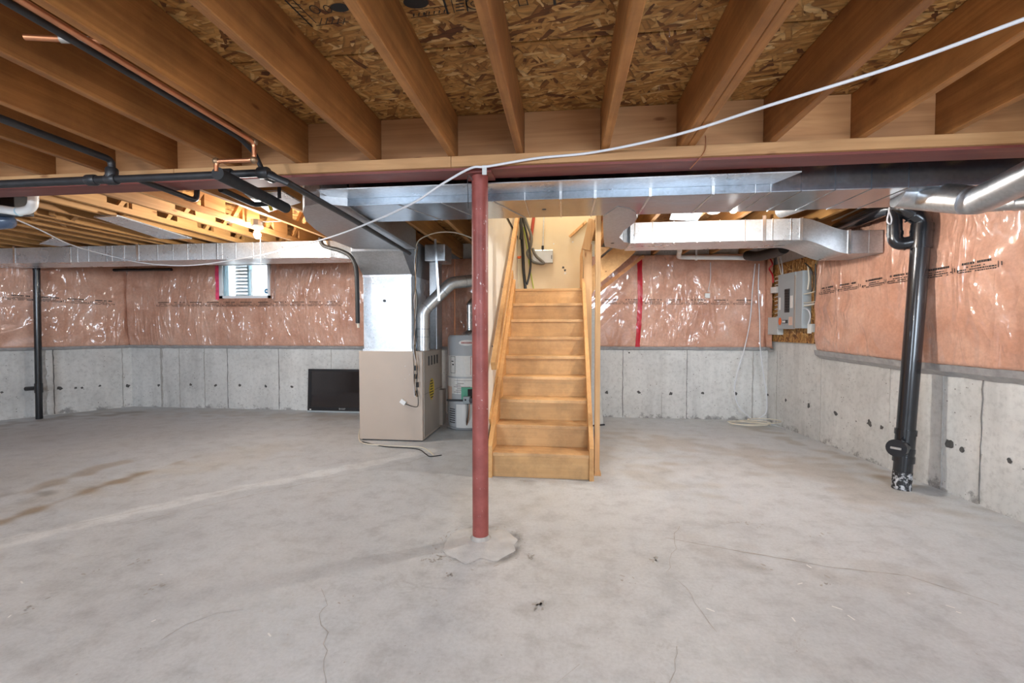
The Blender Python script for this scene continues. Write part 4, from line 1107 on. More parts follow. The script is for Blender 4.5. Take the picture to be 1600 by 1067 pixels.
hv = thing('heater_vent', (HX + .05, HY, HZ), 'ribbed metal vent connector rising from the water heater top', 'pipe')
bm = B(); lathe(bm, (HX + .03, HY, HZ), [(.10, .0), (.095, .02), (.045, .06), (.045, .07)], 20); ob('draft_hood', bm, 'galvanised', hv, smooth=True)
hp = [Vector((HX + .03, HY, HZ + .07 + .012 * k)) for k in range(24)]
bm = B(); tube(bm, hp + [Vector((HX + .03 + .008 * k, HY + .01 * k, HZ + .36 + .012 * k)) for k in range(8)], [.040 + .004 * (k % 2) for k in range(32)], 16); ob('ribbed_pipe', bm, 'galvanised', hv, smooth=True)
bm = B(); tube(bm, [(HX - .16, HY + .02, HZ - .02), (HX - .16, HY + .02, 2.0)], .008, 8); tag(ob('water_line', bm, 'copper', smooth=True), 'thin copper water line rising behind the water heater', 'pipe')

# ------------------------------------------------------------------ television
t0 = onZ(481, 644); t1 = onY(490, 577, YB - .10)
tw = .98; th = .60
tvx = t0.x; ybot = t0.y
tvr = thing('television', (tvx + tw / 2, ybot, 0), 'black flat television leaning on the concrete wall beside the furnace', 'television')
ztop = onY(489, 577, YB - .12).z; ytop = YB - .10
def tvp(u, v, off=0.0):
    a = Vector((tvx + .085 * v, ybot, .0)); b = Vector((tvx + .085 * v, ytop, ztop)); n = Vector((0, -(ztop), (ytop - ybot))).normalized()
    return Vector((tvx + u + 0.0 * v, ybot + (ytop - ybot) * v, .004 + ztop * v)) + n * off
def tvbox(name, u0, u1, v0, v1, o0, o1, mat, parent=tvr, bevel=0.0):
    bm = B(); vs = [bm.verts.new(tvp(u, v, o)) for o in (o0, o1) for u, v in ((u0, v0), (u1, v0), (u1, v1), (u0, v1))]
    for f in ((0, 1, 2, 3), (7, 6, 5, 4), (0, 4, 5, 1), (1, 5, 6, 2), (2, 6, 7, 3), (3, 7, 4, 0)): bm.faces.new([vs[k] for k in f])
    return ob(name, bm, mat, parent, bevel=bevel)
tvbox('housing', 0, tw, .02, 1, -.045, .004, 'black_plastic', bevel=.004)
tvbox('screen', .05, tw - .05, .12, .95, .0042, .0052, 'screen_glass')
tvbox('bezel', 0, tw, .95, 1, .004, .010, 'black_plastic'); tvbox('bezel', 0, tw, .04, .12, .004, .010, 'black_plastic'); tvbox('bezel', 0, .045, .12, .95, .004, .010, 'black_plastic'); tvbox('bezel', tw - .045, tw, .12, .95, .004, .010, 'black_plastic')
tvbox('lower_trim', 0, tw, .0, .04, -.04, .014, 'panel_grey')
fc = bpy.data.curves.new('brand_lettering', 'FONT'); fc.body = 'SHARP'; fc.size = .032; fc.align_x = 'CENTER'; fc.extrude = .0005
fo = bpy.data.objects.new('tmp', fc); C.objects.link(fo)
me = bpy.data.meshes.new_from_object(fo.evaluated_get(bpy.context.evaluated_depsgraph_get())); bpy.data.objects.remove(fo, do_unlink=True)
ex, ez = tvp(1, 0) - tvp(0, 0), (tvp(0, 1) - tvp(0, 0)).normalized(); en = ex.cross(ez)
org = tvp(.51, .07, .0108)
for v in me.vertices: v.co = org + ex * v.co.x + ez * v.co.y - Vector((0, 1, 0)) * abs(v.co.z)
link('brand_lettering', me, 'white_plastic', tvr)
tvbox('warranty_sticker', .03, .055, .05, .075, .0102, .011, 'paper_white')

# ------------------------------------------------------------------ staircase
sl, sr = onZ(764, 742), onZ(928, 752)
SX0, SX1 = sl.x, sr.x; SY = (sl.y + sr.y) / 2
RISE, RUN, NT = .1785, .205, 9
stair = thing('staircase', ((SX0 + SX1) / 2, SY, 0), 'straight flight of bare wooden steps rising to the cream landing', 'staircase')
SWD = .036
tops = [.198 + (RISE) * k for k in range(NT)]
xa, xb = SX0 + SWD, SX1 - SWD
for k in range(NT):
    y = SY + RUN * k; zt = tops[k]; zb = 0 if k == 0 else tops[k - 1]
    part_box('riser', stair, 'riser_wood', xa, xb, y, y + .018, zb + .001, zt - .028)
    last = k == NT - 1
    bm = B(); bx(bm, xa, xb, y - .022, (y + RUN + .018) if not last else YB - .135, zt - .028, zt); ob('tread' if not last else 'landing', bm, 'tread_wood' if not last else 'riser_wood', stair, bevel=.004)
slope = RISE / RUN
for x0 in (SX0, SX1 - SWD):
    yb, yt = SY - .035, SY + RUN * (NT - 1) + .03
    zt0, zt1 = tops[0] + .055, tops[0] + .055 + slope * (yt - yb)
    prof = [(yb, 0), (SY + .24, 0), (yt, zt1 - .36), (yt, zt1), (yb, zt0)]
    bm = B(); prism(bm, [(x0, y, z) for y, z in prof], [(x0 + SWD, y, z) for y, z in prof]); ob('stringer', bm, 'stringer_wood', stair, bevel=.002)
YTOPS = SY + RUN * (NT - 1)
# left drywall partition, back landing wall
YL = YB - .13
wxl = SX0 - .012
wsl = structure('wall_stair_left', (wxl, SY, 0))
part_box('drywall', wsl, 'drywall_white', wxl - .012, wxl, SY + .04, YL, .0, 4.2)
part_box('stud', wsl, 'stud_wood', wxl - .075, wxl - .0125, SY - .0, SY + .04, 0, ZF - .004)
part_box('drywall', wsl, 'drywall_white', wxl - .100, wxl - .0755, SY + .04, YB - .10, .0, ZF - .004)
part_box('corner_bead', wsl, 'stud_wood', wxl - .0745, wxl - .013, SY + .041, SY + .08, 0, ZF - .004)
wsb = structure('wall_stair_back', (0, YL, 0))
part_box('drywall', wsb, 'drywall', wxl, SX1 + .10, YL, YL + .012, 1.2, 4.2)
wxr = SX1 + .012
wsr = structure('wall_stair_right', (wxr, SY, 0))
part_box('drywall', wsr, 'drywall', SX1 + .10, SX1 + .112, HOLE[2], YL, ZO + .07, 4.2)
part_box('drywall', wsr, 'drywall', wxl, SX1 + .10, HOLE[2] - .012, HOLE[2], ZO + .07, 4.2)
part_box('drywall', wsr, 'drywall_white', wxl, SX1 + .112, HOLE[2], YL, 4.2, 4.212)
s2 = onZ(933, 743)
part_box('stud', wsr, 'stud_wood', s2.x - .019, s2.x + .019, s2.y, s2.y + .089, 0, ZF - .003)
part_box('stud_shoe', wsr, 'stud_wood', s2.x - .022, s2.x + .03, s2.y - .01, s2.y + .1, 0.0, .018)
s1_ = onY(918, 500, YTOPS - .02)
part_box('stud', wsr, 'stud_wood', s1_.x - .042, s1_.x + .046, YTOPS - .02, YTOPS + .018, 0, ZF - .003)
part_box('stud', wsr, 'stud_wood', s1_.x - .06, s1_.x - .045, YTOPS + .1, YL, 1.64, ZF - .003)
part_bar('brace', wsr, 'stud_wood', onY(915, 390, YTOPS - .04), onY(926, 343, YTOPS - .04), .038, .089, (1, 0, 0))
part_bar('brace', wsr, 'stud_wood', onY(890, 370, YL - .02), onY(916, 346, YL - .02), .03, .035, (0, 1, 0))
bm = B()
pz = [onY(936, 402, 5.12), onY(955, 386, 5.12), onY(936, 386, 5.12)]
prism(bm, [p for p in pz], [p + Vector((0, .02, 0)) for p in pz]); ob('gusset', bm, 'stud_wood', wsr)
up = thing('upper_stringer', onY(938, 440, 5.2), 'diagonal wooden stringer of the upper flight beside the studs', 'stringer')
pz = [onY(924, 460, 5.25), onY(924, 417, 5.25), onY(960, 386, 5.25), onY(996, 390, 5.25), onY(985, 401, 5.25), onY(938, 442, 5.25)]
bm = B(); prism(bm, pz, [p + Vector((0, .038, 0)) for p in pz]); ob('board', bm, 'stringer_wood', up)
pz = [onY(924, 470, 5.33), onY(940, 447, 5.33), onY(1004, 398, 5.33), onY(1008, 401, 5.33), onY(941, 454, 5.33)]
bm = B(); prism(bm, pz, [p + Vector((0, .03, 0)) for p in pz]); ob('lower_trim', bm, 'dark_wood', up)
# handrail on left wall
xh = wxl + .055
hr = thing('handrail', (xh, SY, .9), 'flat wooden handrail fixed to the drywall beside the steps', 'handrail')
h0 = onX(766, 570, xh - .0); h1 = onX(806, 338, xh)
h0 = onY(764, 572, SY + .02); h1 = Vector((h0.x, 5.45, h0.z + slope * (5.45 - SY) * 1.0)); 
h0.x = h1.x = wxl + .05
part_bar('rail', hr, 'stringer_wood', h0, h1, .038, .085, (0, 0, 1))
for t in (.12, .45, .8):
    p = h0.lerp(h1, t); bm = B(); tube(bm, [p + Vector((-.049, 0, -.05)), p + Vector((-.02, 0, -.06)), p + Vector((0, 0, -.042))], .006, 8); ob('bracket', bm, 'steel_grey', hr, smooth=True)
# skirt strip along the left wall
part_bar('skirt_board', wsl, 'stringer_wood', (wxl + .008, SY + .12, .40), (wxl + .008, YTOPS + .1, .40 + slope * (YTOPS - SY - .02)), .014, .10)
# leaning panel behind the studs
b0, b1 = onZ(944, 664), onZ(930, 662)
lp = thing('leaning_board', b0, 'pale grey panel leaning upright behind the stair studs', 'board')
bm = B(); q0, q1, q2, q3 = onZ(921, 666), onZ(943, 664), onY(931, 482, YB - .16), onY(915, 482, YB - .16)
prism(bm, [q0, q1, q2, q3], [q + Vector((0, .03, 0)) for q in (q0, q1, q2, q3)]); ob('panel', bm, 'foam_board', lp)
bm = B(); bar(bm, q0 + Vector((0, .008, .007)), q1 + Vector((.004, .008, .007)), .05, .014); ob('bottom_edge', bm, 'black_plastic', lp)

# things hanging on the landing wall
YH = YL - .05
def hose(name, mat, pts, r, label, cat='hose', y=YH):
    bm = B(); tube(bm, smooth_path([onY(a, b, y) for a, b in pts], 6), r, 12); return tag(ob(name, bm, mat, smooth=True), label, cat)
hose('vacuum_hose', 'hose_grey', [(820, 340), (824, 352), (830, 368), (829, 385), (824, 396), (832, 408), (846, 412), (849, 410), (838, 400), (832, 388)], .018, 'grey vacuum hose looped over the metal floor head', 'hose', YH - .05)
hose('vacuum_wand', 'black_plastic', [(814, 338), (815, 365), (817, 395), (818, 420), (820, 440), (821, 452)], .02, 'long black vacuum wand hanging in the landing corner', 'vacuum wand')
hose('black_hose', 'black_rubber', [(812, 338), (815, 360), (814, 374)], .022, 'short thick black tube hung beside the wand', 'hose', YH - .16)
hose('broom_handle', 'black_plastic', [(816, 338), (826, 380), (829, 410), (827, 430), (823, 445)], .014, 'black broom handle leaning in the landing corner', 'broom', YH - .11)
hose('lime_cord', 'hose_lime', [(818, 355), (824, 390), (829, 425), (834, 452)], .006, 'lime green cord hanging behind the black hoses', 'cord', YH + .035)
hose('red_pole', 'rail_red', [(834, 338), (831, 362), (829, 375)], .02, 'red pole hanging on the landing wall beside the hoses', 'pole', YH + .015)
hose('thin_wire', 'black_rubber', [(803, 420), (801, 436), (806, 448), (803, 456)], .003, 'thin black wire curled in the landing corner', 'wire')
fh = thing('vacuum_cleaner', onY(849, 400, YH), 'flat metallic vacuum floor head hanging by its wand', 'vacuum cleaner')
a, b_ = onY(832, 391, YH), onY(864, 411, YH)
part_box('body', fh, 'steel_grey', a.x, b_.x, YH - .03, YH + .03, b_.z, a.z, bevel=.006)
bm = B(); bar(bm, (a.x, YH - .032, a.z - .008), (b_.x, YH - .032, a.z - .008), .006, .014); ob('front_edge', bm, 'seam_bright', fh)
bm = B(); tube(bm, [onY(848, 392, YH - .02), onY(848, 384, YH - .02)], .016, 12); ob('swivel_neck', bm, 'black_plastic', fh, smooth=True)
bm = B(); tube(bm, [onY(848, 385, YH - .02), onY(850, 336, YH - .02)], .009, 10); ob('tube', bm, 'bright_tin', fh, smooth=True)
bm = B(); p = onY(862, 401, YH - .031); bx(bm, p.x - .006, p.x + .004, p.y - .002, p.y, p.z - .03, p.z + .02); ob('side_clip', bm, 'black_plastic', fh)
bm = B(); p = onY(811, 402, YH - .06); bx(bm, p.x - .02, p.x + .02, p.y - .02, p.y + .02, p.z - .012, p.z + .012); bmesh.ops.subdivide_edges(bm, edges=bm.edges[:], cuts=2)
for v in bm.verts: v.co += Vector((random.uniform(-1, 1), random.uniform(-1, 1), random.uniform(-1, 1))) * .008
tag(ob('spray_nozzle', bm, 'label_orange'), 'small orange nozzle on top of the black wand', 'nozzle')
wo = thing('wall_hole', onY(882, 421, YL), 'broken hole and crumbled plug in the cream landing wall', 'hole')
for px, py, r, m in ((880, 418, .018, 'hole_dark'), (883, 422, .016, 'hole_dark'), (883, 427, .014, 'paint_white'), (895, 378, .012, 'paint_white'), (865, 381, .010, 'paint_white')):
    p = onY(px, py, YL - .002); bm = B(); n = 9
    bm.faces.new([bm.verts.new((p.x + r * random.uniform(.6, 1.3) * math.cos(6.2832 * k / n), p.y, p.z + r * random.uniform(.6, 1.3) * math.sin(6.2832 * k / n))) for k in range(n)]); ob('chip', bm, m, wo)

# ------------------------------------------------------------------ electrical panel
def rbox(name, parent, pxa, pya, pxb, pyb, o0, o1, mat, bevel=0.0, off=None):
    off = o1 if off is None else off
    u0, z1 = RW.hit(pxa, pya, off); u1, z0 = RW.hit(pxb, pyb, off)
    z0b = z0
    bm = B(); vs = [bm.verts.new(RW.p(u, z, o)) for o in (o0, o1) for u, z in ((u0, z0b), (u1, z0b), (u1, z1), (u0, z1))]
    for f in ((0, 1, 2, 3), (7, 6, 5, 4), (0, 4, 5, 1), (1, 5, 6, 2), (2, 6, 7, 3), (3, 7, 4, 0)): bm.faces.new([vs[k] for k in f])
    return ob(name, bm, mat, parent, bevel=bevel)
u0, z0 = RW.hit(1242, 536, .02)
bb = thing('backing_board', RW.p(u0, z0, .01), 'rough strand board panel mounted behind the electrical panel', 'board')
rbox('board', bb, 1207, 415, 1272, 537, .005, .022, 'osb_upright', off=.022)
ep = thing('electrical_panel', RW.p(u0, z0 + .2, .05), 'grey electrical breaker panel mounted on strand board', 'electrical panel')
rbox('cabinet', ep, 1219, 430, 1254, 513, .024, .12, 'panel_grey', .004, off=.11)
cv = rbox('cover', ep, 1216, 430, 1241, 514, .12, .128, 'panel_grey', .002, off=.128)
rbox('cover_seam', ep, 1241, 430, 1241.3, 513, .12, .1285, 'furnace_side', off=.129)
bk = rbox('breaker_recess', ep, 1226, 452, 1233, 488, .128, .131, 'black_plastic', off=.131)
for k in range(8):
    for c in (0, 1):
        rbox('breaker', bk, 1226.3 + c * 3.6, 453 + k * 4.2, 1229.2 + c * 3.6, 456 + k * 4.2, .131, .138, 'black_rubber', off=.134)
rbox('label', cv, 1217, 465, 1219.5, 484, .128, .1292, 'paper_white', off=.129); rbox('label', cv, 1234.5, 462, 1238.5, 481, .128, .1292, 'paper_white', off=.129); rbox('label', cv, 1232.5, 495, 1238, 508, .128, .1292, 'label_peach', off=.129)
rbox('main_switch', cv, 1222.5, 500, 1230, 505, .128, .135, 'black_plastic', off=.133); rbox('main_switch', cv, 1222.5, 501, 1226, 504, .135, .142, 'white_plastic', off=.14)
u, z = RW.hit(1218.5, 502, .13); bm = B(); n = 16
bm.faces.new([bm.verts.new(RW.p(u + .032 * math.cos(6.2832 * k / n), z + .045 * math.sin(6.2832 * k / n), .1295)) for k in range(n)]); ob('orange_sticker', bm, 'label_orange', cv)
jb = thing('junction_box', RW.p(*RW.hit(1207, 523, .05), .05), 'pale grey low voltage box mounted left of the breaker panel', 'junction box')
rbox('body', jb, 1200, 496, 1215, 523, .024, .09, 'box_grey', .003, off=.09)
rbox('door', jb, 1200.5, 497, 1214, 522, .09, .096, 'box_grey', .002, off=.096)
ob2 = thing('outlet_box', RW.p(*RW.hit(1258, 520, .05), .05), 'small white outlet box on the strand board', 'outlet box')
rbox('body', ob2, 1262.5, 506, 1270, 519, .024, .06, 'box_grey', .003, off=.06); rbox('face_plate', ob2, 1261.5, 506, 1267, 521, .06, .066, 'white_plastic', .001, off=.066)
wb = thing('timer_box', RW.p(*RW.hit(1208, 452, .05), .05), 'small white plug box tilted beside the breaker panel', 'plug box')
rbox('body', wb, 1204, 449, 1213, 457, .06, .10, 'white_plastic', .003, off=.1)
pw = thing('panel_wiring', RW.p(*RW.hit(1213, 470, .05), .05), 'short white cables entering both sides of breaker panel', 'cables')
for k in range(11):
    y = 431 + k * 6.3; a = RW.hit(1211, y + 2, .06); b_ = RW.hit(1218, y, .07); bm = B(); tube(bm, [RW.p(*a, .06), RW.p(*b_, .07)], .006, 6); ob('cable', bm, 'cable_white' if k % 3 else 'cable_cream', pw, smooth=True)
for ya, yb, m in ((460, 455, 'cable_cream'), (473, 471, 'cable_cream'), (476, 474, 'cable_white'), (478, 475, 'cable_cream')):
    P = [RW.p(*RW.hit(px, y, .10), .10) for px, y in ((1252, ya), (1262, (ya + yb) / 2 + 1), (1274, yb))]; bm = B(); tube(bm, smooth_path(P), .006, 6); ob('cable', bm, m, pw, smooth=True)
for pts, m in (([(1252, 482), (1262, 484), (1266, 494), (1263, 506)], 'cable_white'), ([(1258, 411), (1269, 424), (1271, 445), (1268, 456)], 'black_rubber'), ([(1262, 415), (1264, 435), (1262, 452)], 'cable_cream'), ([(1274, 412), (1274, 440), (1273, 480)], 'black_rubber'), ([(1219, 396), (1222, 415), (1223, 430)], 'cable_white'), ([(1214, 398), (1218, 415), (1221, 430)], 'cable_cream'), ([(1254, 432), (1252, 442), (1246, 445)], 'black_rubber')):
    P = [RW.p(*RW.hit(px, y, .10), .10) for px, y in pts]; bm = B(); tube(bm, smooth_path(P), .006, 6); ob('cable', bm, m, pw, smooth=True)
bm = B(); P = [RW.p(*RW.hit(px, y, .10), .10) for px, y in ((1203, 404), (1207, 413), (1202, 420), (1207, 430), (1208, 442))]; tube(bm, smooth_path(P), .009, 8); ob('red_cable', bm, 'red_tape', pw, smooth=True)

# loose white cables hanging in the corner, coil on the floor
cc = onZ(1174, 664, .0)
coil = thing('cable_coil', cc, 'loose coil of white cable on the floor in the corner', 'cable')
rr = random.Random(9); pts = []
for k in range(64):
    a = k * .47; r = .15 + .07 * math.sin(k * .39) + rr.uniform(-.012, .012)
    pts.append(Vector((cc.x + r * 1.35 * math.cos(a) + .05 * math.sin(k * .13), cc.y - .05 + r * .75 * math.sin(a), .008 + .0011 * k)))
bm = B(); tube(bm, smooth_path(pts, 3), .005, 6); ob('loops', bm, 'cable_cream', coil, smooth=True)
bm = B(); tube(bm, smooth_path([onZ(1195, 662, .006), onZ(1212, 665, .006), onZ(1228, 671, .006)], 5), .0055, 6); ob('tail', bm, 'cable_white', coil, smooth=True)
for pts, lb_ in (([(1186, 412), (1185, 450), (1187, 500), (1188, 545), (1193, 585), (1198, 620), (1197, 644), (1185, 654)], 'white cable hanging straight down the corner into the coil'),
                 ([(1180, 412), (1176, 450), (1172, 500), (1163, 545), (1150, 590), (1148, 615), (1156, 637), (1175, 655)], 'white cable bowing out from the corner down to the coil')):
    bm = B(); tube(bm, smooth_path([onY(a, b, YB - .16) for a, b in pts], 5), .006, 8); tag(ob('hanging_cable', bm, 'cable_white', smooth=True), lb_, 'cable')
fg = thing('dangling_plug', onY(1105, 461, YB - .14), 'small white plug dangling against the plastic right of red tape', 'plug')
p = onY(1105, 462, YB - .14); part_box('body', fg, 'white_plastic', p.x - .03, p.x + .03, p.y - .02, p.y + .02, p.z - .03, p.z + .03, bevel=.006)
bm = B(); tube(bm, smooth_path([onY(1106, 456, YB - .14), onY(1110, 435, YB - .12), onY(1110, 410, YB - .12)]), .004, 6); ob('cord', bm, 'cable_white', fg, smooth=True)
# white PVC along the back wall top
pv = thing('white_pipe', onY(1100, 403, 5.6), 'white plastic pipe running under the joists above back wall insulation', 'pipe')
P = round_path([onY(1062, 392, 5.0), onY(1060, 402, 5.6), onY(1170, 403, 5.6)], .12); bm = B(); tube(bm, P, .026, 14); ob('pipe', bm, 'white_pvc', pv, smooth=True)
c = onY(1088, 402.5, 5.6); bm = B(); tube(bm, [c - Vector((.012, 0, 0)), c + Vector((.012, 0, 0))], .032, 14); ob('coupling', bm, 'white_pvc', pv, smooth=True); part_bar('hanger', pv, 'cable_white', c, c + Vector((0, 0, .12)), .02, .004, (0, 1, 0))
bm = B(); tube(bm, smooth_path([onY(1168, 399, 5.5), onY(1185, 400, 5.3), onY(1210, 394, 5.0), onY(1225, 388, 4.8)]), .055, 14); bd = thing('black_duct', onY(1185, 400, 5.3), 'dark flexible hose under the branch duct meeting the white pipe', 'hose'); ob('tube', bm, 'black_rubber', bd, smooth=True); q = onY(1185, 398, 5.3); part_bar('hanger_strap', bd, 'galvanised_dull', q, Vector((q.x, q.y, ZFT - .01)), .02, .003, (0, 1, 0))

# ------------------------------------------------------------------ drain stack
sb = onZ(1424, 768) + RW.n * .03; R_ = .057
stk = thing('drain_stack', (sb.x, sb.y + R_, 0), 'large black plastic drain stack with cleanout standing by the right wall', 'drain pipe')
S0 = Vector((sb.x, sb.y + R_, 0)); tp_y = S0.y + .02
S1 = onY(1441, 350, tp_y)
at = lambda z: S0.lerp(S1, z / S1.z)
bm = B(); tube(bm, [S0, at(.5), at(1.2), S1], R_, 28); ob('main_pipe', bm, 'black_abs', stk, smooth=True)
bm = B(); tube(bm, [S0, at(.06), at(.13)], R_ + .0015, 28); ob('mortar_smear', bm, 'smeared_abs', stk, smooth=True)
for z0_, z1_, rr_ in ((.20, .245, .066), (.27, .30, .064), (.40, .44, .066), (.245, .40, .061)):
    bm = B(); tube(bm, [at(z0_), at(z1_)], rr_, 28); ob('hub', bm, 'black_abs', stk, smooth=True)
co = at(.31); cd = (Vector((0, 0, co.z)) - co); cd = Vector((-.75, -.62, .08)).normalized()
bm = B(); tube(bm, [co, co + cd * .13], .050, 22); ob('cleanout_arm', bm, 'black_abs', stk, smooth=True)
cp = None
bm = B(); tube(bm, [co + cd * .12, co + cd * .165], .062, 24); cp = ob('cleanout_cap', bm, 'black_abs', stk, smooth=True)
uu = Vector((0, 0, 1)).cross(cd).normalized(); vv = cd.cross(uu)
bm = B(); bar(bm, co + cd * .172 - uu * .03, co + cd * .172 + uu * .03, .014, .014, tuple(vv)); ob('cap_grip', bm, 'steel_grey', cp)
# upper fittings
zt = S1.z
for a_, b_, rr_ in ((zt - .16, zt + .0, .066), (zt - .175, zt - .155, .069), (zt - .06, zt - .045, .069)):
    bm = B(); tube(bm, [at(a_), at(b_)], rr_, 28); ob('hub', bm, 'black_abs', stk, smooth=True)
e1 = onY(1410, 324, tp_y + .03); e2 = onY(1385, 325, tp_y + .16); e3 = onY(1308, 357, tp_y + 1.05)
bm = B(); tube(bm, round_path([at(zt - .02), S1 + Vector((0, 0, .025)), e1, e2, e3], .06, 6), .056, 24); ob('upper_branch', bm, 'black_abs', stk, smooth=True)
l1 = onY(1397, 330, tp_y + .08); l2 = onY(1399, 383, tp_y + .06); l3 = at(onY(1436, 376, tp_y).z)
bm = B(); tube(bm, round_path([l1, l2, l3], .06, 7), .047, 22); ob('side_loop', bm, 'black_abs', stk, smooth=True)
for q0, q1, rr_ in ((l1.lerp(l2, .62), l1.lerp(l2, .72), .051), (l2.lerp(l3, .30), l2.lerp(l3, .36), .051), (S1.lerp(e1, .45), S1.lerp(e1, .5), .060)):
    bm = B(); tube(bm, [q0, q1], rr_, 22); ob('hub', bm, 'black_abs', stk, smooth=True)
bm = B(); tube(bm, smooth_path([onY(1390, 314, tp_y), onY(1389, 330, tp_y), onY(1386, 345, tp_y), onY(1391, 350, tp_y), onY(1393, 342, tp_y), onY(1389, 330, tp_y - .002)], 5), .005, 6); tag(ob('tie_wire', bm, 'cable_white', smooth=True), 'pale wire loop dangling from the black drain elbow', 'wire')
for k in range(3):
    bm = B(); tube(bm, smooth_path([onY(1300 + k * 6, 345 - k * 2, tp_y + .95), onY(1345 + k * 4, 325 - k * 2, tp_y + .45), onY(1372 + k * 4, 313 - k, tp_y + .16), onY(1425 + k * 6, 313 - k * 2, tp_y - .03)], 5), .006, 6); tag(ob('house_cable', bm, 'cable_cream', smooth=True), 'cream house cable draped over the black drain branch', 'cable', 'cables over the drain branch')

# left slim vent pipe
v0 = onZ(60, 653) + LW.n * .09
vp = thing('vent_pipe', v0, 'slim black vent pipe standing against the crinkled left insulation', 'drain pipe')
v1 = onY(57, 415, v0.y); v0 = Vector((v0.x, v0.y, 0))
bm = B(); tube(bm, [v0, v0.lerp(v1, .5), v1, v1 + Vector((0, 0, .12))], .036, 18); ob('pipe', bm, 'black_abs', vp, smooth=True)
zq = onY(55, 606, v0.y).z; c = v0.lerp(v1, zq / v1.z)
bm = B(); tube(bm, [c, c + Vector((-.15, -.03, -.01))], .028, 14); ob('side_stub', bm, 'black_abs', vp, smooth=True)
bm = B(); tube(bm, [c + Vector((0, 0, -.06)), c + Vector((0, 0, .06))], .042, 18); ob('hub', bm, 'black_abs', vp, smooth=True)
bm = B(); tube(bm, [onY(178, 422, YB - .2), onY(268, 421, YB - .2)], .022, 12); tag(ob('short_pipe', bm, 'black_abs', smooth=True), 'short black pipe lying under the rear duct left of window', 'pipe')

# ------------------------------------------------------------------ pipes at the beam, upper left
gz, gy = 1.97, 2.15
gp = thing('gas_pipe', onY(200, 278, gy), 'black iron gas pipe along beam edge turning back toward the furnace', 'pipe')
ga = onY(-60, 285, gy); gb = onY(175, 276, gy); gc = onY(412, 267, gy)
ga.z = gb.z = gc.z = 1.965
g1 = onZ(447, 284, 1.915); g2_ = onZ(550, 342.5, 1.90); ge = onZ(640, 396, 1.885)
bm = B(); tube(bm, [(-5.4, gy, 1.965), gb], .021, 16); ob('pipe', bm, 'black_iron', gp, smooth=True)
bm = B(); tube(bm, [gb, gc], .019, 16); ob('pipe', bm, 'black_iron', gp, smooth=True)
bm = B(); tube(bm, [gc, g1, g2_, ge], .017, 16); ob('pipe', bm, 'black_iron', gp, smooth=True)
for c, d in ((gb, Vector((1, 0, 0))), (gc, Vector((1, 0, 0))), (gc + Vector((-.2, 0, 0)), Vector((1, 0, 0))), (gc + Vector((0, .05, 0)), Vector((0, 1, 0))), (gb + Vector((-.12, 0, 0)), Vector((1, 0, 0))), (gb + Vector((0, 0, .03)), Vector((0, 0, 1)))):
    bm = B(); tube(bm, [c - d * .03, c - d * .022, c + d * .022, c + d * .03], [.024, .029, .029, .024], 16); ob('pipe_fitting', bm, 'black_iron', gp, smooth=True)
g_up = onY(176, 246, gy - .03); g_up2 = Vector((g_up.x, -1.0, g_up.z))
bm = B(); tube(bm, round_path([gb, Vector((gb.x, gy, g_up.z)), Vector((gb.x, gy - .08, g_up.z)), Vector((gb.x - .0, -1.2, g_up.z + .01))], .03), .017, 14); ob('riser', bm, 'black_iron', gp, smooth=True)
bm = B(); tube(bm, round_path([gc, Vector((gc.x - .05, gy, onY(398, 238, gy).z)), Vector((gc.x - .05, gy - .1, onY(398, 235, gy).z + .02)), Vector((gc.x - .05, -1.0, onY(398, 235, gy).z + .02))], .03), .012, 12); ob('riser', bm, 'black_iron', gp, smooth=True)
cpz = thing('copper_line', onY(395, 240, gy), 'copper water line with elbows hanging at the beam edge', 'pipe')
f0 = onZ(340, 271, 1.905); f1 = onZ(447, 325, 1.895); gq = f0.y; k1 = onY(338, 268, gq); k2 = onY(338, 252, gq); k3 = onY(397, 250, gq); k4 = onY(397, 222, gq)
bm = B(); tube(bm, round_path([k1, k2, k3, k4, Vector((k4.x, -1.2, k4.z + .02))], .025), .010, 12); ob('pipe', bm, 'copper', cpz, smooth=True)
for c in (k2, k3, k4):
    bm = B(); bmesh.ops.create_icosphere(bm, subdivisions=2, radius=.017, matrix=Matrix.Translation(c)); ob('elbow', bm, 'brass_tarnished', cpz, smooth=True)
cq = thing('copper_line', onZ(100, 60, ZN + .05), 'bright copper stub crossing between near joists at upper left', 'pipe')
k5, k6 = onZ(38, 58, ZN + .03), onZ(190, 66, ZN + .06)
bm = B(); tube(bm, [k5, k6], .009, 12); ob('pipe', bm, 'copper', cq, smooth=True)
for t in (.4, .62): c = k5.lerp(k6, t); dd = (k6 - k5).normalized(); bm = B(); tube(bm, [c - dd * .012, c + dd * .012], .012, 12); ob('soldered_sleeve', bm, 'steel_grey', cq, smooth=True)
fp = thing('foam_pipe', onY(345, 268, gy), 'thick black foam-wrapped pipe slanting under beam past the bulb', 'pipe')
bm = B(); tube(bm, [f0, f0.lerp(f1, .5), f1], .030, 18); ob('foam_sleeve', bm, 'foam_black', fp, smooth=True)
bm = B(); tube(bm, [f1, f1 + (f1 - f0).normalized() * .02], .010, 10); ob('pipe_end', bm, 'copper', fp, smooth=True)
bm = B(); tube(bm, round_path([onZ(215, 280, 1.985), onZ(307, 314, 1.985), onY(308, 292, onZ(307, 314, 1.985).y)], .04), .016, 12); tag(ob('bent_pipe', bm, 'black_iron', smooth=True), 'black iron pipe with an upturned end below far joists', 'pipe')
fb = thing('foam_pipe', onY(400, 318, 3.4), 'black foam pipe bending sideways under the far joists', 'pipe')
bm = B(); tube(bm, round_path([onZ(345, 296, 2.085), onZ(398, 320, 2.085), onZ(425, 317, 2.085)], .05), .019, 12); ob('foam_sleeve', bm, 'foam_black', fb, smooth=True)
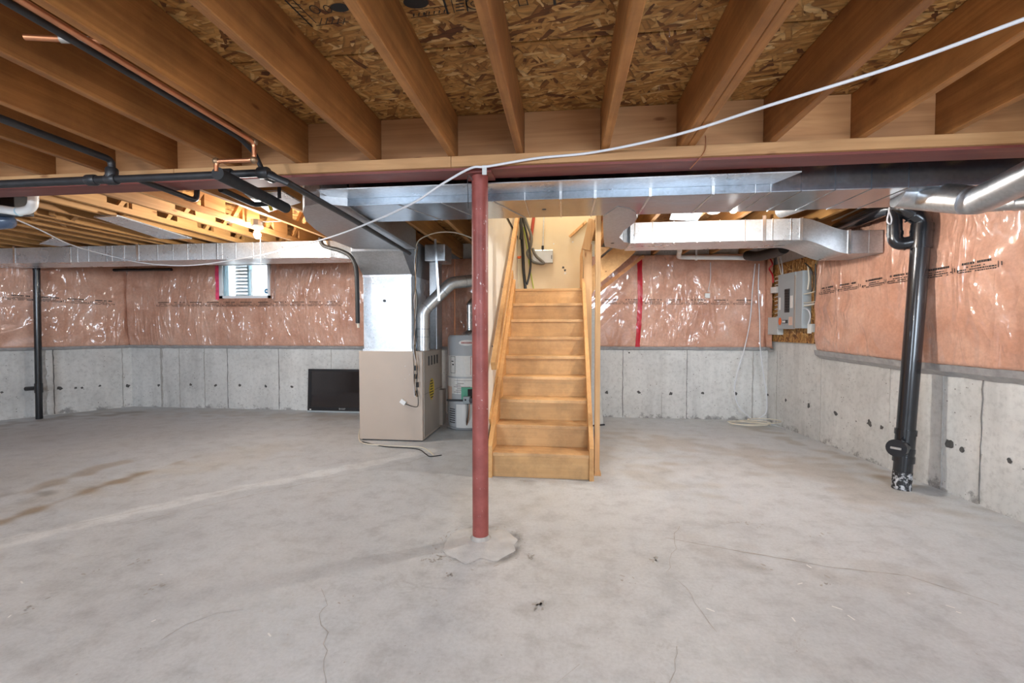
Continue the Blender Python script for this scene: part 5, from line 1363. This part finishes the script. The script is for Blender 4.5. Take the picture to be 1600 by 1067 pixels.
c = onZ(424, 322, 2.06); bm = B(); tube(bm, [c + Vector((-.02, 0, .03)), c + Vector((0, 0, -.03))], .012, 8); ob('yellow_tag', bm, 'label_yellow', fb)
hg = part_box('hanger_strap', trunk, 'black_iron', *(lambda p, q: (p.x - .012, p.x + .012, p.y, p.y + .004, q.z, p.z))(onY(436, 292, 2.75), onY(436, 310, 2.75)))
# white PVC and dark drum at far left
pw2 = thing('white_pipe', onY(50, 320, 3.0), 'white plastic elbow pipe dropping below the beam at the far left', 'pipe')
bm = B(); tube(bm, round_path([onY(52, 297, 2.62), onY(52, 326, 2.62), onY(30, 331, 2.62), onY(-60, 318, 2.62)], .09, 7), .027, 18); ob('pipe', bm, 'white_pvc', pw2, smooth=True)
c = onY(30, 330.5, 2.62); bm = B(); tube(bm, [c - Vector((.004, 0, 0)), c + Vector((.004, 0, 0))], .029, 18); ob('glue_line', bm, 'sash_blue', pw2, smooth=True)
dk = thing('rounded_tank', onY(0, 345, 2.85), 'dark blue rounded tank beneath the white pipe at far left', 'tank')
bm = B(); tube(bm, [onY(-50, 334, 2.85), onY(-5, 344, 2.85), onY(14, 346, 2.85), onY(20, 345, 2.85)], [.072, .070, .05, .017], 22); ob('body', bm, 'blue_drum', dk, smooth=True)
a, b_ = onY(-60, 306, 2.72), onY(22, 332, 2.72); part_box('bracket', dk, 'black_plastic', a.x, b_.x, 2.72, 2.84, b_.z, a.z, bevel=.004)
# black conduit hanging from rear duct to the furnace
cd_ = thing('conduit', onY(560, 450, 4.5), 'black flexible conduit curving off rear duct down the plenum', 'conduit')
bm = B(); tube(bm, smooth_path([onY(500, 372, 4.50), onY(506, 384, 4.5), onY(530, 391, 4.5), onY(547, 400, 4.48), onY(556, 418, 4.46), onY(558, 450, 4.46), onY(559, 505, 4.46)], 6), .022, 14); ob('tube', bm, 'black_rubber', cd_, smooth=True)
bm = B(); tube(bm, [onY(559, 500, 4.46), onY(560, 512, 4.46)], .012, 10); ob('plug', bm, 'cable_cream', cd_, smooth=True)

# ------------------------------------------------------------------ long white cable
wc = [(2150, -190), (1680, 2), (1600, 30), (1400, 103), (1200, 165), (1060, 208), (930, 235)]
P = [onZ(a, b, ZN - .012) for a, b in wc]
P = [Vector((p.x, p.y, ZN - .012 - .02 * max(0, (p.y - 1.9)))) for p in P]
P += [onY(840, 247, YP - .02), onY(762, 260, YP - .015), onY(735, 263, YP - .0), onY(690, 288, 2.42), onZ(640, 320, 1.885), onZ(560, 355, 1.86), onZ(505, 374, 1.865), onZ(455, 386, 1.89), onZ(415, 397, 1.925), onY(340, 410, 4.54), onY(285, 415, 4.54), onY(225, 411, 4.54), onY(165, 398, 4.53), onZ(110, 382, 2.02), onZ(60, 358, 2.08), onZ(0, 333, 2.10), onZ(-60, 316, 2.10)]
lc = thing('white_cable', P[6], 'long white cable strung under the joists past the red post', 'cable')
bm = B(); tube(bm, smooth_path(P, 6), .0062, 10); ob('cable', bm, 'cable_white', lc, smooth=True)
c = onY(757, 264, YP - .012); part_box('clip', lc, 'box_grey', c.x - .012, c.x + .012, c.y - .006, c.y + .006, c.z - .03, c.z + .018, bevel=.003)
bm = B(); tube(bm, smooth_path([onY(1102, 212, YP - .01), onY(1102, 232, YP - .01), onY(1095, 245, YP - .008), onY(1078, 264, YP + .01)], 5), .0022, 6); tag(ob('loose_wire', bm, 'copper', smooth=True), 'short loose copper wire dangling on the beam plate', 'wire')

# ------------------------------------------------------------------ bulbs and detector
def bulb(loc, label, power, pull=None):
    t = thing('bare_bulb', loc, label, 'light bulb', 'bare bulbs in porcelain holders')
    x, y, z = loc
    bm = B(); lathe(bm, (x, y, z), [(.018, .03), (.026, .04), (.05, .052), (.055, .07)], 22); ob('lamp_holder', bm, 'white_plastic', t, smooth=True)
    bm = B(); lathe(bm, (x, y, z), [(.004, -.045), (.018, -.04), (.028, -.022), (.030, -.005), (.022, .018), (.014, .032)], 20); ob('glass_bulb', bm, 'bulb_glow', t, smooth=True)
    if y > 1:
        bm = B(); lathe(bm, (x, y, z), [(.05, .07), (.052, .075), (.052, .12), (.05, .125)], 8); ob('ceiling_box', bm, 'galvanised_dull', t)
        part_box('mounting_bar', t, 'galvanised_dull', x - .30, x + .30, y - .012, y + .012, ZF + .03, ZF + .034)
    l = bpy.data.lights.new('bulb_light', 'POINT'); l.energy = power; l.color = (1.0, .95, .885); l.shadow_soft_size = .035
    o = bpy.data.objects.new('bulb_light', l); o.location = (x, y, z - .085); C.objects.link(o)
    if pull:
        bm = B(); tube(bm, [(x + .03, y, z + .04), (x + .03, y, z - pull)], .002, 6); ob('pull_chain', bm, 'cable_white', t)
b1_ = onZ(402, 365, 2.045); b2_ = onZ(1146, 323, 2.045)
bulb((b1_.x, b1_.y, 2.045), 'bare lit bulb with pull chain in front of the rear duct', 37, .42)
bulb((b2_.x, b2_.y, 2.045), 'bare lit bulb beside the white smoke detector', 42)
bulb((-2.2, -.6, ZN - .07), 'bare lit bulb on the near joists behind the camera toward left', 34)
bulb((1.35, -.9, ZN - .07), 'unseen bare fill bulb added on the near joists behind the camera toward right', 26)  # unseen bulb, added as general fill for the near side
sdp = onZ(1115, 326, 2.075)
sd_ = thing('smoke_detector', sdp, 'white round smoke detector hanging under joists behind the trunk duct', 'smoke detector')
bm = B(); lathe(bm, (sdp.x, sdp.y, 2.075), [(.035, -.035), (.046, -.028), (.05, -.006), (.066, .004), (.066, .02), (.05, .045)], 26); ob('body', bm, 'white_plastic', sd_, smooth=True)
bm = B(); bx(bm, sdp.x - .02, sdp.x + .02, sdp.y - .052, sdp.y - .048, 2.055, 2.06); ob('slot', bm, 'black_plastic', sd_)
